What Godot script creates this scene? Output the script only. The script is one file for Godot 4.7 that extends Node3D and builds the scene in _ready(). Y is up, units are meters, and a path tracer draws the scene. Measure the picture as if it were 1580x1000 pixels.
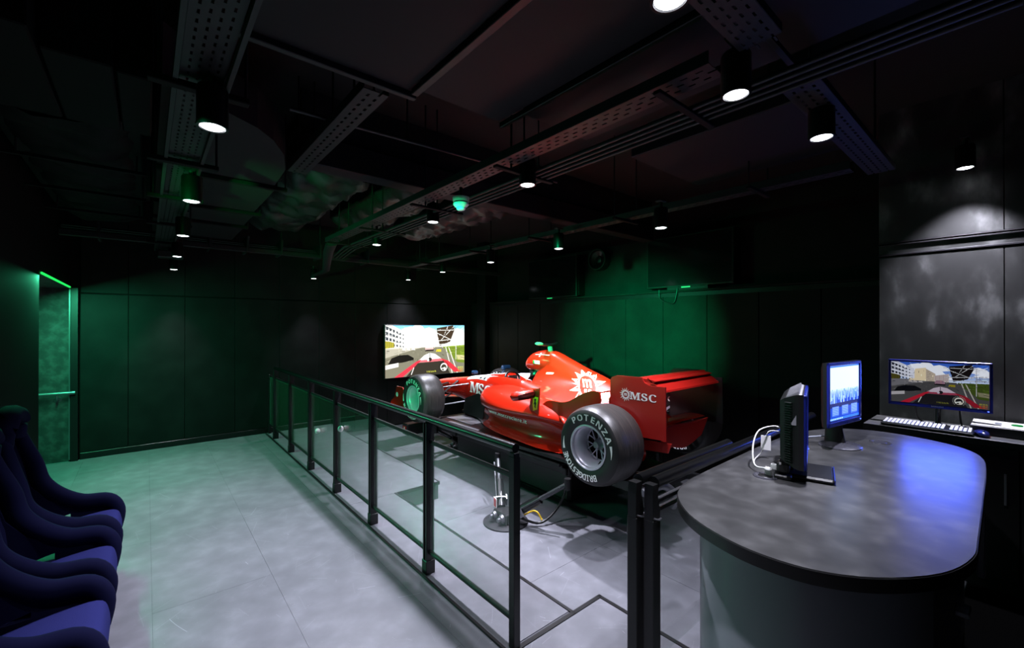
extends Node3D
# World: +x runs to the TV wall, -z runs to the far screen wall, y up, metres.
var M := {}
var used := {}
var fbold: Font
var fserif: Font
var rng := RandomNumberGenerator.new()

func _ready():
	rng.seed = 7
	setup_view()
	make_fonts()
	make_materials()
	build_shell()
	build_lamps()
	build_ceiling_services()
	build_railing()
	build_second_railing()
	build_platform()
	build_car()
	build_counter()
	build_desk()
	build_seats()
	build_wall_things()

# ---------------------------------------------------------------- view
func setup_view():
	var cam := Camera3D.new(); cam.name = "camera"
	cam.position = Vector3(0, 1.65, 0)
	cam.rotation = Vector3(atan(2.0 / 668.0), deg_to_rad(-40.2), 0)
	cam.fov = rad_to_deg(2.0 * atan(500.0 / 668.0))
	cam.near = 0.05; cam.far = 60.0
	add_child(cam); cam.current = true
	var we := WorldEnvironment.new(); we.name = "environment"
	var e := Environment.new()
	e.background_mode = Environment.BG_COLOR
	e.background_color = Color(0, 0, 0)
	e.tonemap_mode = Environment.TONE_MAPPER_LINEAR
	e.tonemap_exposure = 1.0
	e.sdfgi_enabled = true; e.ssao_enabled = true; e.ssil_enabled = true
	we.environment = e
	add_child(we)

func make_fonts():
	var a := SystemFont.new(); a.font_names = PackedStringArray(["Droid Sans"]); a.font_weight = 700; fbold = a
	var b := SystemFont.new(); b.font_names = PackedStringArray(["Droid Serif"]); b.font_weight = 700; fserif = b

# ---------------------------------------------------------------- helpers
func P(b: float, y: float, a: float) -> Vector3: return Vector3(b, y, -a)
func T() -> SurfaceTool:
	var s := SurfaceTool.new(); s.begin(Mesh.PRIMITIVE_TRIANGLES); return s
func ot(s: SurfaceTool, a: Vector3, b: Vector3, c: Vector3, out: Vector3):
	if (b - a).cross(c - a).dot(out) >= 0.0:
		s.add_vertex(a); s.add_vertex(c); s.add_vertex(b)
	else:
		s.add_vertex(a); s.add_vertex(b); s.add_vertex(c)
func oq(s: SurfaceTool, a: Vector3, b: Vector3, c: Vector3, d: Vector3, out: Vector3):
	ot(s, a, b, c, out); ot(s, a, c, d, out)
func flat(s: SurfaceTool): s.set_smooth_group(-1)
func box(s: SurfaceTool, c: Vector3, d: Vector3, bev := 0.0, X := Basis()):
	flat(s)
	var h := d * 0.5
	bev = minf(bev, minf(h.x, minf(h.y, h.z)) * 0.9)
	for ax in 3:
		var u := (ax + 1) % 3; var v := (ax + 2) % 3
		for sg in [-1.0, 1.0]:
			var q := []
			for k in [[-1, -1], [1, -1], [1, 1], [-1, 1]]:
				var p := Vector3()
				p[ax] = sg * h[ax]; p[u] = k[0] * (h[u] - bev); p[v] = k[1] * (h[v] - bev)
				q.append(c + X * p)
			var o := Vector3(); o[ax] = sg
			oq(s, q[0], q[1], q[2], q[3], X * o)
			if bev > 0.0 and sg > 0.0:
				for k in [[-1, -1], [1, -1], [1, 1], [-1, 1]]:
					var e := []
					for t in [-1.0, 1.0]:
						var p1 := Vector3(); p1[ax] = t * (h[ax] - bev); p1[u] = k[0] * h[u]; p1[v] = k[1] * (h[v] - bev)
						var p2 := Vector3(); p2[ax] = t * (h[ax] - bev); p2[u] = k[0] * (h[u] - bev); p2[v] = k[1] * h[v]
						e.append(c + X * p1); e.append(c + X * p2)
					var n := Vector3(); n[u] = k[0]; n[v] = k[1]
					oq(s, e[0], e[1], e[3], e[2], X * n)
	if bev > 0.0:
		for i in 8:
			var g := Vector3(1 if i & 1 else -1, 1 if i & 2 else -1, 1 if i & 4 else -1)
			var m := h - Vector3.ONE * bev
			ot(s, c + X * (g * Vector3(h.x, m.y, m.z)), c + X * (g * Vector3(m.x, h.y, m.z)), c + X * (g * Vector3(m.x, m.y, h.z)), X * g)
# box given by its two extreme corners in (b, y, a)
func bx(s: SurfaceTool, b0: float, b1: float, y0: float, y1: float, a0: float, a1: float, bev := 0.0):
	box(s, P((b0 + b1) / 2, (y0 + y1) / 2, (a0 + a1) / 2), Vector3(absf(b1 - b0), absf(y1 - y0), absf(a1 - a0)), bev)
func frame_of(d: Vector3) -> Basis:
	d = d.normalized()
	var up := Vector3.UP if absf(d.y) < 0.95 else Vector3.RIGHT
	var x := up.cross(d).normalized()
	return Basis(x, d.cross(x), d)
func smooth_path(p: Array, n: int) -> Array:
	var r := []
	for i in p.size() - 1:
		for k in n:
			r.append(p[i].cubic_interpolate(p[i + 1], p[maxi(i - 1, 0)], p[mini(i + 2, p.size() - 1)], float(k) / n))
	r.append(p[-1])
	return r
# swept ellipse; rad holds Vector2(side, up) per point
func sweep(s: SurfaceTool, pts: Array, rad: Array, n := 10, caps := true, side := Vector3.ZERO):
	var rings := []
	for i in pts.size():
		var d: Vector3 = (pts[mini(i + 1, pts.size() - 1)] - pts[maxi(i - 1, 0)])
		var f := frame_of(d)
		if side != Vector3.ZERO:
			var dn := d.normalized()
			var y := dn.cross(side).normalized()
			f = Basis(side, y, dn)
		var q := []
		for k in n:
			var t := TAU * k / n
			q.append(pts[i] + f.x * cos(t) * rad[i].x + f.y * sin(t) * rad[i].y)
		rings.append(q)
	s.set_smooth_group(1)
	for i in pts.size() - 1:
		var mid: Vector3 = (pts[i] + pts[i + 1]) * 0.5
		for k in n:
			var j := (k + 1) % n
			var q4: Vector3 = (rings[i][k] + rings[i][j] + rings[i + 1][k] + rings[i + 1][j]) * 0.25
			oq(s, rings[i][k], rings[i][j], rings[i + 1][j], rings[i + 1][k], q4 - mid)
	if caps:
		flat(s)
		for e in [0, pts.size() - 1]:
			var out: Vector3 = pts[0] - pts[1] if e == 0 else pts[-1] - pts[-2]
			for k in n: ot(s, pts[e], rings[e][k], rings[e][(k + 1) % n], out)
func tube(s: SurfaceTool, pts: Array, r: float, n := 10, caps := true):
	var a := []
	for i in pts.size(): a.append(Vector2(r, r))
	sweep(s, pts, a, n, caps)
# profile of Vector2(r, y), outside on the right of the direction of travel when r is to the right and y up
func lathe(s: SurfaceTool, pr: Array, n: int, X := Transform3D()):
	var g := 1
	for i in pr.size() - 1:
		var d: Vector2 = pr[i + 1] - pr[i]
		if i > 0:
			var d0: Vector2 = pr[i] - pr[i - 1]
			if absf(d0.angle_to(d)) > 0.6: g += 1
		s.set_smooth_group(g)
		for k in n:
			var t0 := TAU * k / n; var t1 := TAU * (k + 1) / n
			var e0 := Vector3(cos(t0), 0, sin(t0)); var e1 := Vector3(cos(t1), 0, sin(t1))
			if k == n - 1: e1 = Vector3(1, 0, 0)
			var out := (e0 + e1) * 0.5 * d.y - Vector3.UP * d.x
			var A: Vector3 = X * (e0 * pr[i].x + Vector3.UP * pr[i].y); var B: Vector3 = X * (e1 * pr[i].x + Vector3.UP * pr[i].y)
			var C: Vector3 = X * (e1 * pr[i + 1].x + Vector3.UP * pr[i + 1].y); var D: Vector3 = X * (e0 * pr[i + 1].x + Vector3.UP * pr[i + 1].y)
			if pr[i].x < 1e-6: ot(s, A, C, D, X.basis * out)
			elif pr[i + 1].x < 1e-6: ot(s, A, B, C, X.basis * out)
			else: oq(s, A, B, C, D, X.basis * out)
func cr(p0: Vector3, p1: Vector3, p2: Vector3, p3: Vector3, t: float) -> Vector3: return p1.cubic_interpolate(p2, p0, p3, t)
func dense(G: Array, nu: int, nv: int) -> Array:
	var rows := []
	for r in G: rows.append(smooth_path(r, nv))
	var out := []
	for i in rows.size() - 1:
		for k in nu:
			var q := []
			for j in rows[0].size():
				q.append(cr(rows[maxi(i - 1, 0)][j], rows[i][j], rows[i + 1][j], rows[mini(i + 2, rows.size() - 1)][j], float(k) / nu))
			out.append(q)
	out.append(rows[-1])
	return out
func grid(s: SurfaceTool, D: Array, flip := false, group := 1):
	s.set_smooth_group(group)
	for i in D.size() - 1:
		for j in D[0].size() - 1:
			var a: Vector3 = D[i][j]; var b: Vector3 = D[i + 1][j]; var c: Vector3 = D[i + 1][j + 1]; var d: Vector3 = D[i][j + 1]
			if flip:
				s.add_vertex(a); s.add_vertex(c); s.add_vertex(b); s.add_vertex(a); s.add_vertex(d); s.add_vertex(c)
			else:
				s.add_vertex(a); s.add_vertex(b); s.add_vertex(c); s.add_vertex(a); s.add_vertex(c); s.add_vertex(d)
func mirrored(D: Array) -> Array:
	var o := []
	for r in D:
		var q := []
		for p in r: q.append(Vector3(-p.x, p.y, p.z))
		o.append(q)
	return o
# polygon in the local xy plane, thickness along local z
func prism(s: SurfaceTool, poly: PackedVector2Array, depth: float, X := Transform3D(), sm := false):
	var idx := Geometry2D.triangulate_polygon(poly)
	flat(s)
	for i in range(0, idx.size(), 3):
		for z in [-1.0, 1.0]:
			var v := []
			for k in 3: v.append(X * Vector3(poly[idx[i + k]].x, poly[idx[i + k]].y, z * depth / 2))
			ot(s, v[0], v[1], v[2], X.basis * Vector3(0, 0, z))
	var ccw := not Geometry2D.is_polygon_clockwise(poly)
	if sm: s.set_smooth_group(3)
	for i in poly.size():
		var p := poly[i]; var q := poly[(i + 1) % poly.size()]
		var n := Vector2(q.y - p.y, p.x - q.x) * (1.0 if ccw else -1.0)
		oq(s, X * Vector3(p.x, p.y, -depth / 2), X * Vector3(q.x, q.y, -depth / 2), X * Vector3(q.x, q.y, depth / 2), X * Vector3(p.x, p.y, depth / 2), X.basis * Vector3(n.x, n.y, 0))
func V2(a: Array) -> PackedVector2Array:
	var r := PackedVector2Array()
	for i in range(0, a.size(), 2): r.append(Vector2(a[i], a[i + 1]))
	return r
func smooth_closed(p: PackedVector2Array, n: int) -> PackedVector2Array:
	var r := PackedVector2Array(); var m := p.size()
	for i in m:
		for k in n: r.append(p[i].cubic_interpolate(p[(i + 1) % m], p[(i - 1 + m) % m], p[(i + 2) % m], float(k) / n))
	return r
func circle2(c: Vector2, r: float, n := 24) -> PackedVector2Array:
	var o := PackedVector2Array()
	for k in n: o.append(c + Vector2(cos(TAU * k / n), sin(TAU * k / n)) * r)
	return o
func flatX(pos: Vector3) -> Transform3D: return Transform3D(Basis(Vector3(1, 0, 0), Vector3(0, 0, -1), Vector3(0, 1, 0)), pos)   # local xy = (b, a)
func glyphs(t: String, font: Font, h: float, depth := 0.002) -> TextMesh:
	var m := TextMesh.new()
	m.text = t; m.font = font; m.font_size = 48; m.pixel_size = h / 34.0; m.depth = depth; m.curve_step = 2.0
	return m
# faces of a text's front, as triangles in 2D
func text_tris(t: String, font: Font, h: float) -> Array:
	var m := glyphs(t, font, h, 0.0)
	var a := m.get_mesh_arrays() if m.get_surface_count() > 0 else []
	var out := []
	if a.is_empty(): return out
	var v: PackedVector3Array = a[Mesh.ARRAY_VERTEX]; var ix = a[Mesh.ARRAY_INDEX]
	var n: PackedVector3Array = a[Mesh.ARRAY_NORMAL]
	var cnt: int = ix.size() if ix != null else v.size()
	for i in range(0, cnt, 3):
		var k := [ix[i], ix[i + 1], ix[i + 2]] if ix != null else [i, i + 1, i + 2]
		if n[k[0]].z < 0.5: continue
		out.append([Vector2(v[k[0]].x, v[k[0]].y), Vector2(v[k[1]].x, v[k[1]].y), Vector2(v[k[2]].x, v[k[2]].y)])
	return out
func add_text(s: SurfaceTool, t: String, font: Font, h: float, X: Transform3D):
	flat(s)
	for q in text_tris(t, font, h):
		var v := []
		for p in q: v.append(X * Vector3(p.x, p.y, 0))
		ot(s, v[0], v[1], v[2], X.basis.z)
func poly_tris(p: PackedVector2Array) -> Array:
	var o := []; var ix := Geometry2D.triangulate_polygon(p)
	for i in range(0, ix.size(), 3): o.append([p[ix[i]], p[ix[i + 1]], p[ix[i + 2]]])
	return o
func split_tris(ts: Array, most: float) -> Array:
	var o := []; var st := ts.duplicate()
	while not st.is_empty():
		var t = st.pop_back()
		var l := 0.0; var e := 0
		for k in 3:
			var d: float = t[k].distance_to(t[(k + 1) % 3])
			if d > l: l = d; e = k
		if l <= most: o.append(t); continue
		var a: Vector2 = t[e]; var b: Vector2 = t[(e + 1) % 3]; var c: Vector2 = t[(e + 2) % 3]; var m := (a + b) * 0.5
		st.append([a, m, c]); st.append([m, b, c])
	return o
# lays 2D triangles given in (u, w) on the outside (smallest x) of a car surface
func drape(s: SurfaceTool, ts: Array, D: Array, lift: float):
	flat(s)
	var cells := {}
	for i in D.size() - 1:
		for j in D[0].size() - 1:
			for q in [[D[i][j], D[i + 1][j], D[i + 1][j + 1]], [D[i][j], D[i + 1][j + 1], D[i][j + 1]]]:
				var lo := Vector2(1e9, 1e9); var hi := -lo
				for p in q:
					lo.x = minf(lo.x, -p.z); lo.y = minf(lo.y, p.y); hi.x = maxf(hi.x, -p.z); hi.y = maxf(hi.y, p.y)
				for x in range(floori(lo.x / 0.04), floori(hi.x / 0.04) + 1):
					for y in range(floori(lo.y / 0.04), floori(hi.y / 0.04) + 1):
						var key := Vector2i(x, y)
						if not cells.has(key): cells[key] = []
						cells[key].append(q)
	for t in ts:
		var v := []
		for p in t:
			var best := 1e9
			for q in cells.get(Vector2i(floori(p.x / 0.04), floori(p.y / 0.04)), []):
				var A := Vector2(-q[0].z, q[0].y); var B := Vector2(-q[1].z, q[1].y); var C := Vector2(-q[2].z, q[2].y)
				var den := (B - A).cross(C - A)
				if absf(den) < 1e-10: continue
				var k1: float = (p - A).cross(C - A) / den; var k2: float = (B - A).cross(p - A) / den
				if k1 < -0.01 or k2 < -0.01 or k1 + k2 > 1.01: continue
				best = minf(best, q[0].x + k1 * (q[1].x - q[0].x) + k2 * (q[2].x - q[0].x))
			if best < 1e8: v.append(Vector3(best - lift, p.y, -p.x))
		if v.size() == 3: ot(s, v[0], v[1], v[2], Vector3(-1, 0.3, 0))

func nm(called: String) -> String:
	if not used.has(called): used[called] = 0; return called
	used[called] += 1
	return "%s_%03d" % [called, used[called]]
func obj(called: String, s: SurfaceTool, m: Material, parent: Node = null) -> MeshInstance3D:
	s.generate_normals()
	var o := MeshInstance3D.new(); o.mesh = s.commit(); o.material_override = m
	o.cast_shadow = GeometryInstance3D.SHADOW_CASTING_SETTING_ON
	put(o, called, parent)
	return o
func put(o: Node3D, called: String, parent: Node = null):
	if parent == null: o.name = nm(called); add_child(o, true)
	else: o.name = called; parent.add_child(o, true)
func tag(o: Node, label: String, category: String, group := ""):
	o.set_meta("label", label); o.set_meta("category", category)
	if group: o.set_meta("group", group)
func thing(called: String, label: String, category: String, at := Vector3.ZERO, turn := 0.0, group := "") -> Node3D:
	var o := Node3D.new(); put(o, called); o.position = at; o.rotation.y = turn
	tag(o, label, category, group)
	return o
func structure(called: String, s: SurfaceTool, m: Material) -> MeshInstance3D:
	var o := obj(called, s, m); o.set_meta("kind", "structure"); return o
func dup(o: Node3D, called: String, at: Vector3, label: String, turn := INF) -> Node3D:
	var c: Node3D = o.duplicate(); c.name = nm(called); add_child(c, true)
	c.position = at; c.set_meta("label", label)
	if turn != INF: c.rotation.y = turn
	return c

# ---------------------------------------------------------------- materials
func mat(key: String, c: Color, rough: float, metal := 0.0, o := {}) -> StandardMaterial3D:
	var m := StandardMaterial3D.new()
	m.resource_name = key; m.albedo_color = c; m.roughness = rough; m.metallic = metal
	for k in o: m.set(k, o[k])
	M[key] = m
	return m
func noise_tex(freq: float, ramp: Array, sz := 512, oct := 5, sd := 1, normal := false, bump := 4.0) -> NoiseTexture2D:
	var n := FastNoiseLite.new(); n.noise_type = FastNoiseLite.TYPE_SIMPLEX_SMOOTH; n.frequency = freq; n.fractal_octaves = oct; n.seed = sd
	var t := NoiseTexture2D.new(); t.width = sz; t.height = sz; t.seamless = true; t.noise = n
	if normal: t.as_normal_map = true; t.bump_strength = bump
	elif not ramp.is_empty():
		var g := Gradient.new(); var off := PackedFloat32Array(); var cs := PackedColorArray()
		for r in ramp: off.append(r[0]); cs.append(r[1])
		g.offsets = off; g.colors = cs; t.color_ramp = g
	return t
func tri_tex(m: StandardMaterial3D, tex: Texture2D, sc: float):
	m.albedo_texture = tex; m.uv1_triplanar = true; m.uv1_world_triplanar = true; m.uv1_scale = Vector3.ONE * sc
func grey(v: float, tint := Color(1, 1, 1)) -> Color: return Color(v * tint.r, v * tint.g, v * tint.b)
func make_materials():
	var fl := mat("floor", Color(1, 1, 1), 0.42)
	var cool := Color(0.97, 0.975, 1.03)
	tri_tex(fl, noise_tex(0.012, [[0.0, grey(0.38, cool)], [0.4, grey(0.405, cool)], [0.6, grey(0.42, cool)], [1.0, grey(0.46, cool)]], 1024, 6, 3), 0.42)
	fl.roughness_texture = noise_tex(0.01, [[0.0, grey(0.75)], [1.0, grey(1.0)]], 512, 4, 8)
	fl.detail_enabled = true
	fl.detail_albedo = scratch_tex(); fl.detail_blend_mode = BaseMaterial3D.BLEND_MODE_MIX
	mat("trim_black", Color(0.045, 0.045, 0.05), 0.35)
	var wp := mat("wall_panel", Color(1, 1, 1), 0.5, 0.0, {"metallic_specular": 0.22})
	tri_tex(wp, noise_tex(0.008, [[0.0, grey(0.085)], [0.5, grey(0.1)], [1.0, grey(0.12)]], 512, 5, 5), 0.6)
	var gw := mat("stone_wall", Color(1, 1, 1), 0.6)
	tri_tex(gw, noise_tex(0.012, [[0.0, grey(0.13)], [0.45, grey(0.2)], [0.6, grey(0.25)], [1.0, grey(0.33)]], 512, 6, 9), 1.1)
	var dw := mat("smoky_wall", Color(1, 1, 1), 0.5)
	tri_tex(dw, noise_tex(0.0042, [[0.0, grey(0.11)], [0.4, grey(0.14)], [0.6, grey(0.19)], [0.78, grey(0.3)], [1.0, grey(0.42)]], 1024, 6, 27), 0.5)
	dw.uv1_scale = Vector3(0.5, 0.42, 0.85)
	mat("dark_wall", Color(0.06, 0.06, 0.065), 0.7, 0.0, {"metallic_specular": 0.2})
	mat("ceiling", Color(0.03, 0.03, 0.033), 0.9)
	mat("duct", Color(0.118, 0.113, 0.128), 0.6, 0.0, {"metallic_specular": 0.3})
	mat("duct_dark", Color(0.06, 0.058, 0.062), 0.7, 0.0, {"metallic_specular": 0.25})
	mat("foil", Color(0.14, 0.15, 0.15), 0.4, 0.3)
	mat("tray", Color(0.135, 0.13, 0.145), 0.5, 0.3)
	mat("black_metal", Color(0.022, 0.022, 0.025), 0.42)
	mat("black_satin", Color(0.03, 0.03, 0.034), 0.32, 0.1)
	mat("black_plastic", Color(0.035, 0.035, 0.038), 0.4)
	mat("chrome", Color(0.75, 0.75, 0.77), 0.2, 1.0)
	mat("steel", Color(0.5, 0.5, 0.52), 0.35, 0.8)
	var rim := mat("rim", Color(0.78, 0.77, 0.82), 0.32, 0.35)
	rim.clearcoat_enabled = true; rim.clearcoat = 0.4
	var red := mat("red_paint", Color(0.7, 0.11, 0.035), 0.36, 0.0, {"metallic_specular": 0.3})
	red.clearcoat_enabled = true; red.clearcoat = 1.0; red.clearcoat_roughness = 0.06
	mat("red_satin", Color(0.6, 0.08, 0.05), 0.4)
	mat("white_mark", Color(0.93, 0.92, 0.92), 0.45)
	mat("yellow_mark", Color(0.9, 0.72, 0.08), 0.4)
	mat("green_mark", Color(0.05, 0.5, 0.2), 0.4)
	mat("red_mark", Color(0.75, 0.05, 0.1), 0.4)
	mat("cam_green", Color(0.25, 0.55, 0.42), 0.4)
	mat("mirror_red_reflection", Color(0.3, 0.04, 0.035), 0.2, 0.5)  # red reflection of the sidepod put into the mirror glass colour
	var ty := mat("tyre", Color(1, 1, 1), 0.42)
	ty.albedo_texture = noise_tex(0.02, [[0.0, grey(0.1)], [0.5, Color(0.17, 0.16, 0.155)], [0.7, Color(0.22, 0.2, 0.19)], [1.0, Color(0.3, 0.28, 0.26)]], 512, 4, 14)
	ty.normal_enabled = true; ty.normal_scale = 0.25; ty.normal_texture = noise_tex(0.05, [], 256, 4, 4, true); ty.uv1_triplanar = true; ty.uv1_scale = Vector3(9.0, 0.35, 0.35)
	mat("tyre_side", Color(0.07, 0.07, 0.072), 0.6)
	mat("carbon", Color(0.04, 0.04, 0.045), 0.3)
	mat("blue_box", Color(0.13, 0.26, 0.4), 0.3)
	mat("glass", Color(0.3, 0.6, 0.45, 0.045), 0.02, 0.0, {"transparency": BaseMaterial3D.TRANSPARENCY_ALPHA, "metallic_specular": 0.6})
	mat("glass_edge", Color(0.22, 0.42, 0.34), 0.25)
	var ct := mat("counter_top", Color(1, 1, 1), 0.3)
	tri_tex(ct, noise_tex(0.009, [[0.0, grey(0.205)], [0.5, grey(0.245)], [0.7, grey(0.27)], [1.0, grey(0.315)]], 512, 5, 31), 1.6)
	mat("counter_base", Color(0.5, 0.515, 0.545), 0.4)
	var dk := mat("desk_top", Color(1, 1, 1), 0.4)
	tri_tex(dk, noise_tex(0.01, [[0.0, grey(0.3)], [1.0, grey(0.38)]], 512, 5, 33), 1.6)
	mat("monitor_black", Color(0.04, 0.04, 0.045), 0.5)
	mat("foot_grey", Color(0.3, 0.3, 0.33), 0.25, 0.4)
	mat("blue_lit_bezel", Color(0.12, 0.16, 0.5), 0.22, 0.2)  # blue reflected light put into the colour of bezels and stand edge
	mat("monitor_silver", Color(0.55, 0.55, 0.57), 0.35)
	mat("floor_shade", Color(0.02, 0.02, 0.02), 0.9, 0.0, {"metallic_specular": 0.1})  # near-black floor colour with the shade behind the counter put into it
	mat("ram_steel", Color(0.3, 0.31, 0.32), 0.35, 0.7)
	mat("key_grey", Color(0.86, 0.85, 0.84), 0.5)
	mat("cable_white", Color(0.75, 0.75, 0.74), 0.5)
	mat("mouse_blue_lit", Color(0.12, 0.14, 0.35), 0.2)  # blue light on the mouse put into its shell colour
	mat("strip_grey", Color(0.55, 0.57, 0.62), 0.4)
	mat("seat_bolster", Color(0.05, 0.055, 0.155), 0.9, 0.0, {"metallic_specular": 0.15})
	mat("joint_grey", Color(0.25, 0.25, 0.27), 0.6)
	var fb := mat("seat_fabric", Color(0.14, 0.15, 0.34), 0.9, 0.0, {"metallic_specular": 0.12})
	pass
	fb.normal_enabled = true; fb.normal_scale = 0.3; fb.normal_texture = noise_tex(0.2, [], 256, 2, 6, true); fb.uv1_triplanar = true; fb.uv1_scale = Vector3.ONE * 6.0
	mat("seat_shell", Color(0.03, 0.03, 0.05), 0.6)
	mat("tv_screen", Color(0.05, 0.06, 0.065), 0.12)
	mat("lamp_lens", Color(1, 1, 1), 0.5, 0.0, {"emission_enabled": true, "emission": Color(0.95, 0.96, 1.0), "emission_energy_multiplier": 9.0})
	mat("led_green", Color(0.1, 0.8, 0.3), 0.5, 0.0, {"emission_enabled": true, "emission": Color(0.15, 1.0, 0.4), "emission_energy_multiplier": 1.1})
	mat("led_lens_green", Color(0.1, 0.8, 0.3), 0.5, 0.0, {"emission_enabled": true, "emission": Color(0.1, 1.0, 0.35), "emission_energy_multiplier": 4.0})
	mat("led_lens_blue", Color(0.1, 0.2, 0.8), 0.5, 0.0, {"emission_enabled": true, "emission": Color(0.12, 0.25, 1.0), "emission_energy_multiplier": 4.0})
	mat("led_dot", Color(0.1, 0.1, 0.2), 0.5, 0.0, {"emission_enabled": true, "emission": Color(0.35, 0.45, 1.0), "emission_energy_multiplier": 2.5})
	mat("led_dot_green", Color(0.1, 0.2, 0.1), 0.5, 0.0, {"emission_enabled": true, "emission": Color(0.2, 1.0, 0.55), "emission_energy_multiplier": 0.9})
	screen_mat("screen_race", race_picture(true), 1.25, Color(1, 1, 0.98))
	screen_mat("screen_race_small", race_picture(false), 0.75, Color(0.95, 0.97, 1.0))
	screen_mat("screen_desktop", desktop_picture(), 1.5, Color(0.85, 0.92, 1.0))

func screen_mat(key: String, img: Image, e: float, c: Color):
	var m := mat(key, Color(0, 0, 0), 0.25)
	m.emission_enabled = true; m.emission = c; m.emission_texture = ImageTexture.create_from_image(img); m.emission_operator = BaseMaterial3D.EMISSION_OP_MULTIPLY; m.emission_energy_multiplier = e
func scratch_tex() -> ImageTexture:
	var img := Image.create(1024, 1024, false, Image.FORMAT_RGBA8)
	img.fill(Color(0.6, 0.6, 0.62, 0.0))
	var r := RandomNumberGenerator.new(); r.seed = 11
	for i in 170:
		var p := Vector2(r.randf() * 1024, r.randf() * 1024); var d := Vector2.from_angle(r.randf() * TAU); var l := r.randf_range(8, 90)
		var al := r.randf_range(0.08, 0.35) if i % 9 else 0.7
		var bend := r.randf_range(-0.002, 0.002)
		for k in int(l):
			p += d; d = d.rotated(bend)
			img.set_pixel(posmod(int(p.x), 1024), posmod(int(p.y), 1024), Color(0.66, 0.66, 0.7, al))
	for i in 400:
		img.set_pixel(r.randi() % 1024, r.randi() % 1024, Color(0.75, 0.75, 0.78, r.randf_range(0.2, 0.8)))
	return ImageTexture.create_from_image(img)
func fill(img: Image, a: Array, c: Color):
	var p := V2(a); var W := img.get_width(); var H := img.get_height()
	var y0 := 1e9; var y1 := -1e9
	for i in p.size(): p[i] *= Vector2(W, H); y0 = minf(y0, p[i].y); y1 = maxf(y1, p[i].y)
	for y in range(maxi(0, floori(y0)), mini(H - 1, ceili(y1)) + 1):
		var xs := []
		for i in p.size():
			var A := p[i]; var B := p[(i + 1) % p.size()]
			if (A.y <= y + 0.5) != (B.y <= y + 0.5): xs.append(A.x + (y + 0.5 - A.y) * (B.x - A.x) / (B.y - A.y))
		xs.sort()
		for i in range(0, xs.size() - 1, 2):
			var x0 := clampi(roundi(xs[i]), 0, W); var x1 := clampi(roundi(xs[i + 1]), 0, W)
			if x1 > x0: img.fill_rect(Rect2i(x0, y, x1 - x0, 1), c)
func fill_quad_line(img: Image, x0: float, y0: float, x1: float, y1: float, w: float, c: Color):
	var d := Vector2(x1 - x0, (y1 - y0) * 0.56).normalized(); var n := Vector2(-d.y, d.x) * w
	n.y /= 0.56
	fill(img, [x0 + n.x, y0 + n.y, x1 + n.x, y1 + n.y, x1 - n.x, y1 - n.y, x0 - n.x, y0 - n.y], c)
func fill_disc(img: Image, cx: float, cy: float, r: float, c: Color):
	var a := []
	for k in 20: a.append(cx + cos(TAU * k / 20) * r); a.append(cy + sin(TAU * k / 20) * r * 1.78)
	fill(img, a, c)
func fill_text(img: Image, t: String, x: float, y: float, h: float, c: Color):
	for q in text_tris(t, fbold, h):
		fill(img, [x + q[0].x, y - q[0].y * 1.78, x + q[1].x, y - q[1].y * 1.78, x + q[2].x, y - q[2].y * 1.78], c)
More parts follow.
